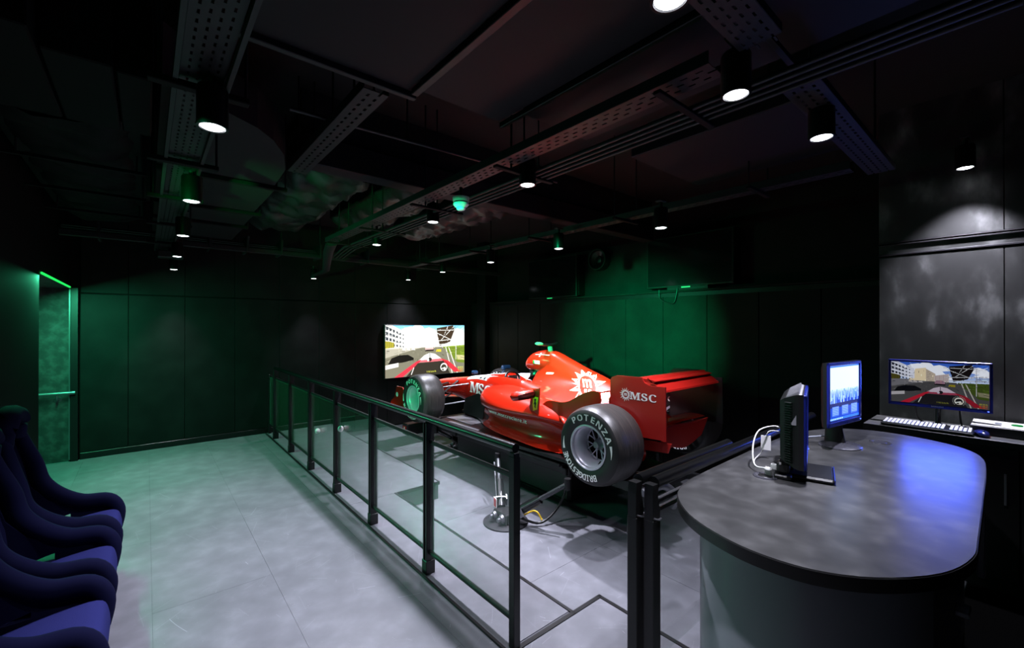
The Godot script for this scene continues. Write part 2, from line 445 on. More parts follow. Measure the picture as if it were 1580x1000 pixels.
func race_picture(washed: bool) -> Image:
	var img := Image.create(512, 288, false, Image.FORMAT_RGB8)
	var r := RandomNumberGenerator.new(); r.seed = 3
	for y in 130: img.fill_rect(Rect2i(0, y, 512, 1), Color(0.25, 0.42, 0.75).lerp(Color(0.85, 0.88, 0.93), y / 130.0))
	for k in [[0.3, 0.08, 0.16], [0.42, 0.14, 0.14], [0.52, 0.1, 0.12], [0.38, 0.04, 0.1], [0.9, 0.12, 0.12], [0.95, 0.2, 0.1], [0.48, 0.22, 0.12], [0.56, 0.3, 0.1]]:
		fill(img, [k[0] - k[2], k[1] + 0.06, k[0] - k[2] * 0.5, k[1] - 0.03, k[0], k[1] - 0.06, k[0] + k[2] * 0.6, k[1] - 0.02, k[0] + k[2], k[1] + 0.07, k[0], k[1] + 0.1], Color(0.95, 0.95, 0.96))
	# street, kerb and grass
	fill(img, [0, 0.44, 1, 0.44, 1, 1, 0, 1], Color(0.34, 0.33, 0.3))
	fill(img, [0, 0.42, 0.48, 0.42, 0, 0.62], Color(0.5, 0.49, 0.47))
	fill(img, [0.7, 0.44, 1, 0.42, 1, 0.8, 0.9, 0.78], Color(0.3, 0.36, 0.12))
	# far pale buildings
	fill(img, [0.2, 0.18, 0.38, 0.12, 0.38, 0.44, 0.2, 0.44], Color(0.9, 0.83, 0.68))
	fill(img, [0.38, 0.14, 0.48, 0.26, 0.48, 0.44, 0.38, 0.44], Color(0.78, 0.72, 0.62))
	fill(img, [0.47, 0.3, 0.62, 0.24, 0.62, 0.44, 0.47, 0.44], Color(0.8, 0.76, 0.72))
	for k in 7:
		for j in 6: fill(img, [0.39 + k * 0.012, 0.19 + j * 0.04 + k * 0.008, 0.396 + k * 0.012, 0.195 + j * 0.04 + k * 0.008, 0.396 + k * 0.012, 0.21 + j * 0.04 + k * 0.006, 0.39 + k * 0.012, 0.205 + j * 0.04 + k * 0.006], Color(0.35, 0.33, 0.33))
	for k in 10: fill_quad_line(img, 0.48 + k * 0.013, 0.3 - k * 0.004, 0.48 + k * 0.013, 0.42, 0.0018, Color(0.6, 0.45, 0.42))
	# pale block of flats with dark windows on the street's side
	fill(img, [0, 0.0, 0.08, 0.0, 0.26, 0.16, 0.26, 0.4, 0, 0.34], Color(0.86, 0.86, 0.88))
	for j in 4:
		for k in 6:
			var x := 0.005 + k * 0.042 - k * k * 0.0006; var sc := 1.0 - k * 0.12
			var yt := 0.02 + j * 0.1 * (1.0 - k * 0.05) + k * 0.03
			fill(img, [x, yt, x + 0.028 * sc, yt + 0.014, x + 0.028 * sc, yt + 0.06 * sc + 0.014, x, yt + 0.06 * sc], Color(0.12, 0.13, 0.16))
	fill(img, [0, 0.3, 0.1, 0.32, 0.1, 0.42, 0, 0.44], Color(0.4, 0.38, 0.12))
	for k in 5: fill_quad_line(img, 0.01 + k * 0.02, 0.31, 0.01 + k * 0.02, 0.43, 0.003, Color(0.18, 0.17, 0.1))
	# footbridge lattice
	fill(img, [0.62, 0.06, 0.84, 0.0, 0.86, 0.1, 0.8, 0.34, 0.66, 0.42, 0.63, 0.2], Color(0.13, 0.1, 0.08))
	for k in [[0.56, 0.1, 0.9, 0.1], [0.6, 0.14, 0.85, 0.33], [0.85, 0.03, 0.68, 0.3], [0.56, 0.33, 0.98, 0.27], [0.6, 0.4, 1.0, 0.36], [0.88, 0.08, 0.88, 0.72], [0.77, 0.02, 0.72, 0.2]]:
		fill_quad_line(img, k[0], k[1], k[2], k[3], 0.004, Color(0.75, 0.74, 0.72))
	for k in 9: fill_quad_line(img, 0.88 + k * 0.015, 0.27, 0.88 + k * 0.015, 0.4, 0.002, Color(0.5, 0.5, 0.5))
	# rails, lane edge
	fill_quad_line(img, 0.74, 0.45, 0.83, 1.0, 0.006, Color(0.72, 0.7, 0.64)); fill_quad_line(img, 0.78, 0.45, 0.9, 1.0, 0.006, Color(0.72, 0.7, 0.64))
	fill(img, [0.89, 0.62, 1.0, 0.64, 1.0, 0.74, 0.9, 0.72], Color(0.55, 0.53, 0.4))
	# car ahead, verge cars
	fill(img, [0.47, 0.46, 0.49, 0.41, 0.56, 0.41, 0.58, 0.46, 0.57, 0.51, 0.48, 0.51], Color(0.62, 0.5, 0.52))
	fill(img, [0.47, 0.49, 0.58, 0.49, 0.58, 0.52, 0.47, 0.52], Color(0.1, 0.08, 0.09))
	for k in [0.19, 0.24, 0.3]: fill(img, [k, 0.48, k + 0.01, 0.45, k + 0.04, 0.45, k + 0.05, 0.49], Color(0.75, 0.72, 0.68))
	fill(img, [0.61, 0.54, 0.62, 0.49, 0.68, 0.49, 0.68, 0.54], Color(0.6, 0.55, 0.15))
	for k in 420:
		var q := Vector2(r.randf(), r.randf_range(0.02, 0.7)); var to := (q - Vector2(0.52, 0.43))
		if absf(to.x) < 0.06 and q.y < 0.4: continue
		if q.y < 0.4 and q.x > 0.27 and q.x < 0.6 and r.randf() < 0.75: continue
		var base := img.get_pixel(int(q.x * 511), int(q.y * 287)); var f := r.randf_range(0.6, 1.35)
		var c2 := Color(minf(1, base.r * f), minf(1, base.g * f), minf(1, base.b * f))
		var e := q + to * r.randf_range(0.04, 0.16); var hh := r.randf_range(0.003, 0.014)
		if r.randf() < 0.35: fill(img, [q.x, q.y, q.x + 0.006, q.y, q.x + 0.006, q.y + hh * 4.0, q.x, q.y + hh * 4.0], c2)
		else: fill(img, [q.x, q.y, e.x, e.y, e.x, e.y + hh, q.x, q.y + hh], c2)
	# own car: mirror, nose, red edge lines
	fill(img, [0.03, 0.74, 0.07, 0.63, 0.16, 0.575, 0.26, 0.575, 0.33, 0.64, 0.33, 0.68, 0.2, 0.72], Color(0.05, 0.05, 0.05))
	fill(img, [0.0, 0.76, 0.15, 0.72, 0.15, 0.8, 0.0, 0.84], Color(0.72, 0.7, 0.68))
	fill(img, [0.37, 0.73, 0.46, 0.6, 0.53, 0.555, 0.6, 0.58, 0.7, 0.7, 0.71, 0.74], Color(0.78, 0.72, 0.74))
	fill(img, [0.4, 0.7, 0.68, 0.68, 0.71, 0.74, 0.37, 0.74], Color(0.62, 0.28, 0.33))
	fill(img, [0.1, 1.0, 0.36, 0.72, 0.42, 0.68, 0.4, 0.74, 0.2, 1.0], Color(0.72, 0.14, 0.2))
	fill(img, [0.68, 0.68, 0.78, 0.74, 0.95, 0.98, 0.86, 0.98, 0.72, 0.77], Color(0.6, 0.13, 0.18))
	fill(img, [0.38, 0.75, 0.71, 0.73, 0.8, 1.0, 0.24, 1.0], Color(0.13, 0.12, 0.11))
	fill_quad_line(img, 0.53, 0.56, 0.53, 0.66, 0.003, Color(0.1, 0.1, 0.1))
	fill_disc(img, 0.535, 0.69, 0.022, Color(0.12, 0.1, 0.1)); fill_disc(img, 0.51, 0.7, 0.014, Color(0.75, 0.7, 0.72))
	for k in 8: fill_quad_line(img, 0.3 + k * 0.004, 0.97 - k * 0.017, 0.305 + k * 0.004, 0.95 - k * 0.017, 0.005, Color(0.8, 0.8, 0.75))
	# rev counter and read-outs
	for k in 17:
		var t := PI * (0.75 + k * 0.094)
		fill_quad_line(img, 0.715 + cos(t) * 0.055, 0.86 + sin(t) * 0.098, 0.715 + cos(t) * 0.068, 0.86 + sin(t) * 0.121, 0.004, Color(0.07, 0.07, 0.07) if washed else Color(0.6, 0.6, 0.55))
	fill_disc(img, 0.715, 0.86, 0.047, Color(0.82, 0.8, 0.74)); fill_disc(img, 0.715, 0.87, 0.036, Color(0.15, 0.14, 0.12))
	fill_quad_line(img, 0.675, 0.9, 0.735, 0.87, 0.006, Color(0.9, 0.9, 0.86)); fill_disc(img, 0.73, 0.91, 0.018, Color(0.8, 0.78, 0.7))
	fill_text(img, "118 km/h", 0.55, 0.935, 0.02, Color(0.55, 0.55, 0.2))
	for k in 3: fill_text(img, ["02:31.6", "01:28.4", "01:30.2"][k], 0.945, 0.89 + k * 0.04, 0.016, [Color(0.75, 0.72, 0.2), Color(0.85, 0.5, 0.1), Color(0.85, 0.35, 0.12)][k])
	if washed:
		for y in 288:
			for x in 512:
				var c := img.get_pixel(x, y)
				var f := 1.9 if y < 130 else 1.5
				img.set_pixel(x, y, Color(minf(1, c.r * f + 0.05), minf(1, c.g * f + 0.05), minf(1, c.b * (f - 0.05) + 0.04)))
	else:
		for y in 288:
			for x in 512:
				var c := img.get_pixel(x, y)
				img.set_pixel(x, y, Color(pow(c.r, 1.25), pow(c.g, 1.25), pow(c.b, 1.15)))
	return img
func desktop_picture() -> Image:
	var img := Image.create(256, 205, false, Image.FORMAT_RGB8)
	for y in 205:
		var t := y / 205.0
		var c := Color(0.95, 0.97, 1.0)
		if t > 0.42: c = Color(0.93, 0.96, 1.0).lerp(Color(0.12, 0.28, 0.75), clampf((t - 0.42) / 0.2, 0, 1))
		img.fill_rect(Rect2i(0, y, 256, 1), c)
	var r := RandomNumberGenerator.new(); r.seed = 9
	for k in 60:
		var x := r.randi_range(0, 250); var h := r.randi_range(6, 40)
		img.fill_rect(Rect2i(x, 100 + r.randi_range(-14, 20), r.randi_range(3, 12), h), Color(0.4, 0.58, 0.95).lerp(Color(0.8, 0.88, 1.0), r.randf()))
	img.fill_rect(Rect2i(0, 138, 256, 16), Color(0.05, 0.12, 0.4))
	for k in 3:
		img.fill_rect(Rect2i(26 + k * 80, 150, 56, 36), Color(0.35, 0.5, 0.85))
		for j in 5: img.fill_rect(Rect2i(30 + k * 80, 154 + j * 6, 48, 2), Color(0.7, 0.8, 1.0))
	img.fill_rect(Rect2i(0, 192, 256, 9), Color(0.25, 0.5, 1.0))
	img.fill_rect(Rect2i(0, 201, 256, 4), Color(0.03, 0.06, 0.2))
	for k in 8: img.fill_rect(Rect2i(6 + k * 14, 194, 10, 5), Color(0.8, 0.9, 1.0))
	img.fill_rect(Rect2i(0, 0, 256, 6), Color(0.3, 0.5, 0.95))
	return img

# ---------------------------------------------------------------- room
func build_shell():
	var s := T()
	bx(s, -2.8, 1.88, -0.4, -0.004, -3.0, 7.75)
	bx(s, 1.88, 2.12, -0.4, -0.004, -3.0, 1.68)
	bx(s, 1.88, 2.36, -0.4, -0.004, 4.0, 7.75)
	bx(s, 2.12, 5.75, -0.4, -0.004, -3.0, 1.05)
	var fl := structure("floor", s, M.joint_grey)
	# floor sheets with hairline joints
	var edges := [-2.8, -1.19, -0.58, 0.03, 0.64, 1.25]
	for i in edges.size():
		var b0: float = edges[i]; var b1: float = edges[i + 1] if i + 1 < edges.size() else 1.385
		var a := -3.0 + (0.0 if i % 2 == 0 else -1.1)
		while a < 7.5:
			s = T(); bx(s, b0 + 0.0006, b1 - 0.0006, -0.02, 0.0, maxf(a, -3.0) + 0.0006, minf(a + 2.44, 7.5) - 0.0006)
			obj("floor_panel", s, M.floor, fl); a += 2.44
	for q in [[1.4, 1.865, 1.7, 4.0], [1.4, 2.1, 0.242, 1.66], [1.4, 2.36, 4.0, 7.5], [2.125, 4.4, 0.242, 1.04]]:
		s = T(); bx(s, q[0] + 0.002, q[1] - 0.002, -0.02, 0.0, q[2] + 0.002, q[3] - 0.002); obj("floor_panel", s, M.floor, fl)
	s = T()
	for q in [[1.865, 1.885, 1.66, 4.0], [2.1, 2.122, 1.05, 1.68], [1.4, 2.122, 1.66, 1.685], [1.885, 2.37, 3.985, 4.0], [2.36, 2.372, 4.0, 7.5]]:
		bx(s, q[0], q[1], -0.03, 0.004, q[2], q[3])
	obj("edge_strip", s, M.trim_black, fl)
	s = T(); bx(s, 1.4, 4.4, -0.02, 0.0, -3.0, 0.24); obj("shaded_floor", s, M.floor_shade, fl)  # unlit floor behind the counter, its shade painted as near-black
	s = T(); bx(s, 1.7, 5.75, -0.5, -0.2, 0.9, 7.75)
	var lf := structure("floor_pit", s, M.joint_grey)
	var k := 0
	for b0 in [1.88, 2.9, 3.92, 4.94]:
		for a0 in [1.05, 2.27, 3.49, 4.71, 5.93]:
			s = T(); bx(s, b0 + 0.001, minf(b0 + 1.02, 5.4) - 0.001, -0.2, -0.18, a0 + 0.001, minf(a0 + 1.22, 7.5) - 0.001)
			obj("floor_panel", s, M.floor, lf); k += 1
	s = T(); bx(s, -2.8, 5.75, 3.3, 3.5, -3.2, 7.75); structure("ceiling", s, M.ceiling)
	# far wall with its screen
	s = T(); bx(s, -2.8, 5.75, -0.4, 3.4, 7.53, 7.75)
	var far := structure("wall_far", s, M.dark_wall)
	var js := [-0.62, -0.176, 0.41, 1.0, 1.59, 2.18, 2.77, 3.36, 3.95, 4.54, 5.13, 5.4]
	for i in js.size() - 1:
		s = T(); bx(s, js[i] + 0.002, js[i + 1] - 0.002, 0.08 if js[i] < 2.3 else -0.18, 2.04, 7.5, 7.54, 0.003); obj("wall_panel", s, M.wall_panel, far)
		s = T(); bx(s, js[i] + 0.002, js[i + 1] - 0.002, 2.055, 3.3, 7.508, 7.54, 0.003); obj("wall_panel", s, M.wall_panel, far)
	s = T(); bx(s, -2.6, -0.715, 0.0, 2.1, 7.505, 7.54); obj("stone_panel", s, M.stone_wall, far)
	s = T(); bx(s, -0.70, -0.632, 0.0, 2.11, 7.44, 7.54, 0.004); obj("corner_post", s, M.black_metal, far)
	s = T(); bx(s, -0.714, -0.702, 0.02, 2.11, 7.46, 7.54); obj("edge_trim", s, M.steel, far)
	s = T(); bx(s, -0.62, 2.36, 0.0, 0.078, 7.485, 7.54, 0.004); structure("baseboard_far", s, M.trim_black)
	# seat-side wall, passage opening and its soffit
	s = T(); bx(s, -0.9, -0.715, -0.1, 3.35, -3.2, 5.55); bx(s, -0.9, -0.715, 2.13, 3.35, 5.55, 7.53); structure("wall_seat_side", s, M.dark_wall)
	s = T(); bx(s, -2.8, -0.9, -0.1, 3.35, 5.35, 5.55); bx(s, -2.8, -2.6, -0.1, 3.35, 5.4, 7.6); structure("wall_passage", s, M.dark_wall)
	s = T(); bx(s, -2.6, -0.715, 2.1, 2.13, 5.55, 7.5); structure("ceiling_passage", s, M.stone_wall)
	# TV wall: cladding below, plain wall above its ledge
	s = T(); bx(s, 5.42, 5.75, -0.4, 3.4, -3.2, 7.75)
	var tv := structure("wall_tv", s, M.wall_panel)
	var a1 := 0.74
	while a1 < 7.5:
		var a2 := minf(a1 + 0.585, 7.5)
		s = T(); bx(s, 5.215, 5.43, -0.18, 2.07, a1 + 0.003, a2 - 0.003, 0.004); obj("wall_panel", s, M.wall_panel, tv); a1 = a2
	s = T(); bx(s, 5.19, 5.43, 2.075, 2.1, 0.74, 7.5, 0.004); obj("ledge", s, M.wall_panel, tv)
	s = T(); bx(s, 5.2, 5.22, 2.02, 2.07, 0.74, 6.7); obj("edge_trim", s, M.black_satin, tv)
	s = T(); bx(s, 5.1, 5.43, -0.2, 3.3, 6.86, 7.14, 0.01); obj("pilaster", s, M.dark_wall, tv)
	# wall behind the desk
	s = T(); bx(s, 4.41, 5.75, -0.4, 3.4, -3.2, 0.735)
	var dw := structure("wall_desk", s, M.dark_wall)
	var da := [0.735, 0.085, -0.9, -1.9, -3.0]
	for i in da.size() - 1:
		s = T(); bx(s, 4.384, 4.43, 0.0, 2.175, da[i + 1] + 0.002, da[i] - 0.002, 0.002); obj("wall_panel", s, M.smoky_wall, dw)
		s = T(); bx(s, 4.384, 4.43, 2.29, 3.3, da[i + 1] + 0.002, da[i] - 0.002, 0.002); obj("wall_panel", s, M.smoky_wall, dw)
	s = T(); bx(s, 4.376, 4.43, 2.185, 2.2, -3.0, 0.735, 0.003); bx(s, 4.376, 4.43, 2.262, 2.272, -3.0, 0.735, 0.002); bx(s, 4.376, 4.43, 2.28, 2.289, -3.0, 0.735, 0.002)
	obj("rail_trim", s, M.tray, dw)
	s = T(); bx(s, 4.394, 4.43, 2.2, 2.262, -3.0, 0.735); obj("recess", s, M.smoky_wall, dw)
	s = T(); bx(s, -2.8, 5.75, -0.4, 3.4, -3.2, -3.0); structure("wall_behind", s, M.dark_wall)

# ---------------------------------------------------------------- lamps
func spot(called: String, at: Vector3, to: Vector3, e: float, ang: float, c: Color, sz := 0.03, att := 1.0) -> SpotLight3D:
	var l := SpotLight3D.new(); l.name = called; add_child(l, true)
	l.position = at
	l.look_at_from_position(at, to, Vector3.RIGHT if absf((to - at).normalized().y) > 0.9 else Vector3.UP)
	l.light_energy = e; l.light_color = c; l.spot_angle = ang; l.spot_range = 20.0; l.spot_attenuation = 2.0; l.spot_angle_attenuation = att
	l.light_size = sz; l.shadow_enabled = true
	return l
func downlight_proto() -> Node3D:
	var t := Node3D.new()
	var s := T()
	lathe(s, [Vector2(0.0, 0.006), Vector2(0.041, 0.006), Vector2(0.042, 0.0), Vector2(0.05, 0.0), Vector2(0.05, 0.14), Vector2(0.045, 0.15), Vector2(0.0, 0.15)], 24)
	s.generate_normals()
	var h := MeshInstance3D.new(); h.mesh = s.commit(); h.material_override = M.black_satin; h.name = "housing"; t.add_child(h)
	s = T(); lathe(s, [Vector2(0.0, -0.004), Vector2(0.02, -0.003), Vector2(0.034, 0.0), Vector2(0.04, 0.005), Vector2(0.0, 0.0055)], 24)
	s.generate_normals()
	var l := MeshInstance3D.new(); l.mesh = s.commit(); l.material_override = M.lamp_lens; l.name = "lamp_lens"; t.add_child(l)
	s = T(); tube(s, [Vector3(0, 0.148, 0), Vector3(0, 0.2, 0)], 0.014, 8); box(s, Vector3(0, 0.2, 0), Vector3(0.08, 0.012, 0.05), 0.003)
	s.generate_normals()
	var k := MeshInstance3D.new(); k.mesh = s.commit(); k.material_override = M.tray; k.name = "bracket"; t.add_child(k)
	return t
func build_lamps():
	var proto := downlight_proto()
	var L := [
		[0.186, 2.38, 1.936, "white downlight under the perforated tray, closest one to the camera on the seat side"],
		[0.203, 2.38, 3.171, "second white downlight of the row over the walkway, below the pale duct"],
		[0.228, 2.38, 4.433, "third white downlight of the walkway row, beside the green-lit duct panel"],
		[0.25, 2.38, 5.812, "fourth white downlight of the walkway row, under the green-lit end of the tray"],
		[0.276, 2.38, 7.19, "last white downlight of the walkway row, close against the panelled end wall"],
		[1.016, 2.475, 0.579, "downlight at the very top edge of the picture, over the near floor"],
		[1.616, 2.475, 0.667, "big bright downlight high above the counter's handrail"],
		[1.716, 2.475, 1.889, "white downlight on the cable channel between the smoke detector and the counter"],
		[1.754, 2.475, 3.056, "white downlight just beyond the smoke detector on the cable channel"],
		[1.807, 2.475, 4.292, "white downlight near the bent far end of the cable channel"],
		[2.002, 2.38, 7.176, "small downlight in front of the end wall between walkway and big screen"],
		[2.272, 2.475, 0.575, "white downlight hung from the cross tray over the counter top"],
		[2.953, 2.38, 1.761, "white downlight in front of the larger-looking wall television"],
		[3.098, 2.402, 2.955, "white downlight just above the smaller-looking wall television"],
		[3.147, 2.402, 4.120, "white downlight over the middle of the racing car's nose row"],
		[3.515, 2.475, 5.827, "white downlight over the racing car's front wheels"],
		[3.641, 2.475, 7.230, "white downlight nearest above the big race screen"],
		[4.18, 2.7, 0.253, "white downlight close to the smoky wall, throwing a cone on it"]]
	for i in L.size():
		var q: Array = L[i]
		var at := P(q[0], q[1], q[2])
		var t: Node3D = proto if i == 0 else proto.duplicate()
		put(t, "ceiling_light"); t.position = at
		tag(t, q[3], "ceiling light", "round black downlights")
		var e := 4.6; var ang := 33.0; var lean := 0.0
		if i == 17: e = 6.0; ang = 47.0
		elif i > 12: e = 15.0; lean = 0.0; ang = 46.0
		elif i == 11: e = 6.5; ang = 40.0; lean = 0.45
		elif i == 12: e = 6.0; ang = 48.0; lean = 0.25
		elif i == 6: e = 3.0; ang = 34.0; lean = 0.2
		elif i >= 7 and i <= 9: lean = -0.6; ang = 53.0; e = 7.2
		if i == 16 or i == 10 or i == 4: e = 2.0
		spot("downlight", at - Vector3(0, 0.012, 0), at + Vector3(lean, -2.4, 0), e, ang, Color(0.93, 0.93, 1.0), 0.025)
	# unseen green spots, added to account for green light on wall, wheel, ducts
	added_spot(P(-0.5, 2.3, 1.7), P(5.3, 1.36, 3.6), "unseen green spotlight on the seat-side wall, added for the green light on the TV wall", Color(0.02, 1.0, 0.62), 165.0, 13.5, "led_lens_green")
	added_spot(P(-0.5, 2.2, 2.1), P(2.75, 0.62, 5.35), "second unseen green spotlight, added to light the front wheel green", Color(0.1, 1.0, 0.6), 15.0, 5.5, "led_lens_green")
	added_spot(P(-0.55, 1.95, 2.4), P(2.0, 2.85, 5.3), "third unseen green spotlight, added to tint the ducts and tipped up at them", Color(0.02, 1.0, 0.45), 8.0, 22.0, "led_lens_green")
	# LED line along the passage soffit
	var s := T(); bx(s, -0.712, -0.702, 2.105, 2.122, 5.6, 7.5)
	var led := obj("led_strip", s, M.led_green)
	tag(led, "thin green LED strip along the top edge of the side passage", "led strip")
	var l := AreaLight3D.new(); l.name = "led_strip_light"; add_child(l, true)
	l.area_size = Vector2(1.3, 0.03); l.light_energy = 8.0; l.light_color = Color(0.3, 1.0, 0.72); l.area_range = 20.0; l.shadow_enabled = true
	l.look_at_from_position(P(-0.69, 2.1, 6.25), P(0.1, 0.0, 6.25), Vector3.UP)
	var l2 := AreaLight3D.new(); l2.name = "led_strip_light"; add_child(l2, true)
	l2.area_size = Vector2(1.9, 0.03); l2.light_energy = 0.12; l2.light_color = Color(0.3, 1.0, 0.72); l2.area_range = 20.0; l2.shadow_enabled = true
	l2.look_at_from_position(P(-0.76, 2.085, 6.55), P(-1.1, 0.0, 6.55), Vector3.BACK)
func added_spot(at: Vector3, to: Vector3, label: String, c: Color, e: float, ang: float, lens: String):  # builds one added, unseen spotlight with its beam
	var t := thing("added_green_spot", label, "spotlight", at, 0.0)
	var d := (to - at).normalized(); var f := frame_of(d)
	var X := Transform3D(Basis(f.x, d, f.x.cross(d)), Vector3.ZERO)
	var s := T(); lathe(s, [Vector2(0, -0.2), Vector2(0.05, -0.19), Vector2(0.07, -0.12), Vector2(0.07, 0.0), Vector2(0.062, 0.0), Vector2(0.06, -0.03), Vector2(0.0, -0.03)], 20, X)
	obj("housing", s, M.black_satin, t)
	s = T(); lathe(s, [Vector2(0.058, -0.029), Vector2(0.058, -0.02), Vector2(0.0, -0.018)], 20, X)
	obj("lamp_lens", s, M[lens], t)
	s = T(); tube(s, [X * Vector3(0.075, -0.08, 0), X * Vector3(0.09, -0.08, 0), X * Vector3(0.09, -0.08, 0) + Vector3(0, 0.25, 0)], 0.008, 6)
	obj("yoke", s, M.black_metal, t)
	spot("added_spot_beam", at + d * 0.01, to, e, ang, c, 0.05, 1.2)

# ---------------------------------------------------------------- ceiling services
# perforated sheet tray along local x, width along local z, base at y = 0
func perforated(s: SurfaceTool, L: float, W: float, rows: int, pitch: float, X: Transform3D, lip := 0.03):
	var hole := W / (rows * 3.6 + 2.6); var strip := hole * 2.6; var step := hole + strip
	for i in rows + 1: box(s, X * Vector3(L / 2, 0, -W / 2 + step * i + strip * 0.5), Vector3(L, 0.003, strip), 0.0, X.basis)
	for i in rows:
		var x := 0.0; var k := 0
		while x < L:
			box(s, X * Vector3(x + pitch * 0.3 + (pitch * 0.5 if i % 2 else 0.0), 0, -W / 2 + step * i + strip + hole * 0.5), Vector3(pitch * 0.55, 0.003, hole), 0.0, X.basis); x += pitch
	for z in [-1.0, 1.0]: box(s, X * Vector3(L / 2, lip / 2, z * (W / 2)), Vector3(L, lip, 0.003), 0.0, X.basis)
func along_a(b: float, y: float, a: float) -> Transform3D: return Transform3D(Basis(Vector3(0, 0, -1), Vector3(0, 1, 0), Vector3(1, 0, 0)), P(b, y, a))
func along_b(b: float, y: float, a: float) -> Transform3D: return Transform3D(Basis(Vector3(1, 0, 0), Vector3(0, 1, 0), Vector3(0, 0, 1)), P(b, y, a))
func hangers(t: Node3D, list: Array, y0: float, r := 0.006):
	for q in list:
		var s := T(); tube(s, [P(q[0], y0, q[1]), P(q[0], q[2] if q.size() > 2 else 3.3, q[1])], r, 6); obj("hanger_rod", s, M.duct, t)
func build_ceiling_services():
	var s := T()
	# tray over the walkway lamps
	var t := thing("cable_tray", "wide perforated cable tray over the walkway with four crossbars", "cable tray")
	perforated(s, 5.9, 0.13, 4, 0.05, along_a(0.155, 2.56, 0.75)); obj("tray_sheet", s, M.tray, t)
	s = T(); bx(s, 0.225, 0.24, 2.53, 2.56, 0.75, 6.65); bx(s, 0.07, 0.085, 2.53, 2.56, 0.75, 6.65); obj("side_rail", s, M.tray, t)
	for a in [1.98, 2.93, 3.78, 4.8, 5.9]:
		s = T(); bx(s, 0.0, 0.31, 2.515, 2.54, a - 0.02, a + 0.02, 0.003); obj("crossbar", s, M.duct_dark, t)
	hangers(t, [[0.035, 1.98], [0.3, 1.98], [0.035, 2.93], [0.3, 2.93, 2.719], [0.035, 3.78], [0.3, 3.78, 2.719], [0.035, 4.8], [0.3, 4.8, 2.719], [0.035, 5.9], [0.3, 5.9, 2.719]], 2.53)
	# rounded duct
	t = thing("air_duct", "flat pale air duct with a rounded near corner above the walkway lamps", "air duct")
	var poly := V2([0.05, 2.35, 0.2, 2.5, 0.34, 2.6, 0.46, 2.68, 0.56, 2.8, 0.66, 3.0, 0.73, 3.28, 0.75, 3.7, 0.05, 3.7])
	s = T(); prism(s, poly, 0.22, flatX(Vector3(0, 2.83, 0))); obj("duct_section", s, M.duct, t)
	var ds := [3.73, 4.72, 5.42, 6.42]
	for i in 3:
		s = T(); bx(s, 0.05, 0.78 + 0.02 * i, 2.72, 2.94, ds[i] + 0.015, ds[i + 1] - 0.015, 0.006); obj("duct_section", s, M.duct, t)
	for i in 3:
		s = T(); bx(s, 0.045, 0.84, 2.69, 2.72, ds[i] - 0.02, ds[i] + 0.02, 0.003); obj("flange", s, M.duct_dark, t)
	hangers(t, [[0.83, 3.73], [0.83, 4.72], [0.84, 5.42]], 2.7)
	# dull panels beside the seat wall
	t = thing("duct_casing", "dull grey boxed duct casing beside the wall over the seats", "air duct")
	for q in [[-0.68, -0.33, 2.3, 3.2], [-0.32, -0.11, 2.44, 3.2], [-0.1, 0.02, 2.47, 3.2]]:
		s = T(); bx(s, q[0], q[1], 2.72, 3.05, q[2], q[3], 0.006); obj("casing_panel", s, M.duct_dark, t)
	hangers(t, [[-0.6, 2.5], [-0.05, 2.9]], 3.04)
	t = thing("insulated_duct", "wrinkled insulated duct running to the end wall over the seat side", "air duct")
	s = T(); grid(s, crumple(-0.66, -0.02, 3.28, 6.2, 2.74, 0.05, 12, 44), true, 1); obj("wrapping", s, M.duct_dark, t)
	s = T(); bx(s, -0.66, -0.02, 2.8, 3.1, 3.28, 6.2, 0.01); obj("duct_body", s, M.duct_dark, t)
	for a in [3.9, 4.7, 5.5]:
		s = T(); bx(s, -0.68, 0.0, 2.68, 2.7, a, a + 0.03); obj("band", s, M.duct_dark, t)
	hangers(t, [[-0.6, 3.9], [-0.05, 3.9], [-0.6, 5.5], [-0.05, 5.5]], 2.69)
	# big flat baffles with dark gaps
	t = thing("ceiling_baffles", "large flat dark grey baffle boards hung side by side, split by black gaps", "ceiling panel")
	for q in [[0.28, 0.945, -1.6, 1.88], [0.99, 1.475, -1.6, 1.85], [1.51, 2.02, -0.6, 1.7], [2.45, 3.35, 0.7, 1.68]]:
		s = T(); bx(s, q[0], q[1], 2.76, 2.82, q[2], q[3], 0.006); obj("baffle_board", s, M.duct, t)
	for q in [[0.95, 0.985], [1.48, 1.505]]:
		s = T(); bx(s, q[0], q[1], 2.735, 2.765, -1.6, 1.86, 0.003); obj("gap_rail", s, M.black_metal, t)
	s = T(); bx(s, 0.24, 0.99, 2.735, 2.765, 1.88, 1.91, 0.003); obj("gap_rail", s, M.tray, t)
	hangers(t, [[0.4, 0.4], [0.9, 1.7], [1.2, 0.2], [1.2, 1.6], [1.7, 0.2], [1.7, 1.5], [2.6, 0.9], [3.2, 1.5]], 2.8)
	# lattice tray by the baffles
	t = thing("cable_ladder", "short perforated channel running from the baffle edge to the rounded duct", "cable tray")
	s = T(); perforated(s, 1.4, 0.12, 2, 0.06, along_a(0.82, 2.74, 1.95), 0.05); obj("tray_sheet", s, M.tray, t)
	hangers(t, [[0.77, 2.1], [0.87, 2.1], [0.77, 3.1], [0.87, 3.1]], 2.75)
	# lit beam across
	t = thing("ceiling_beam", "boxed grey beam crossing the ceiling beyond the baffles", "beam")
	s = T(); bx(s, 0.82, 5.2, 2.78, 2.98, 3.2, 3.36, 0.006); obj("beam_casing", s, M.duct, t)
	s = T(); bx(s, 0.82, 5.2, 2.98, 3.3, 3.23, 3.33); obj("beam_web", s, M.ceiling, t)
	t = thing("water_pipe", "thin pipe crossing beneath the ceiling just before the boxed beam", "pipe")
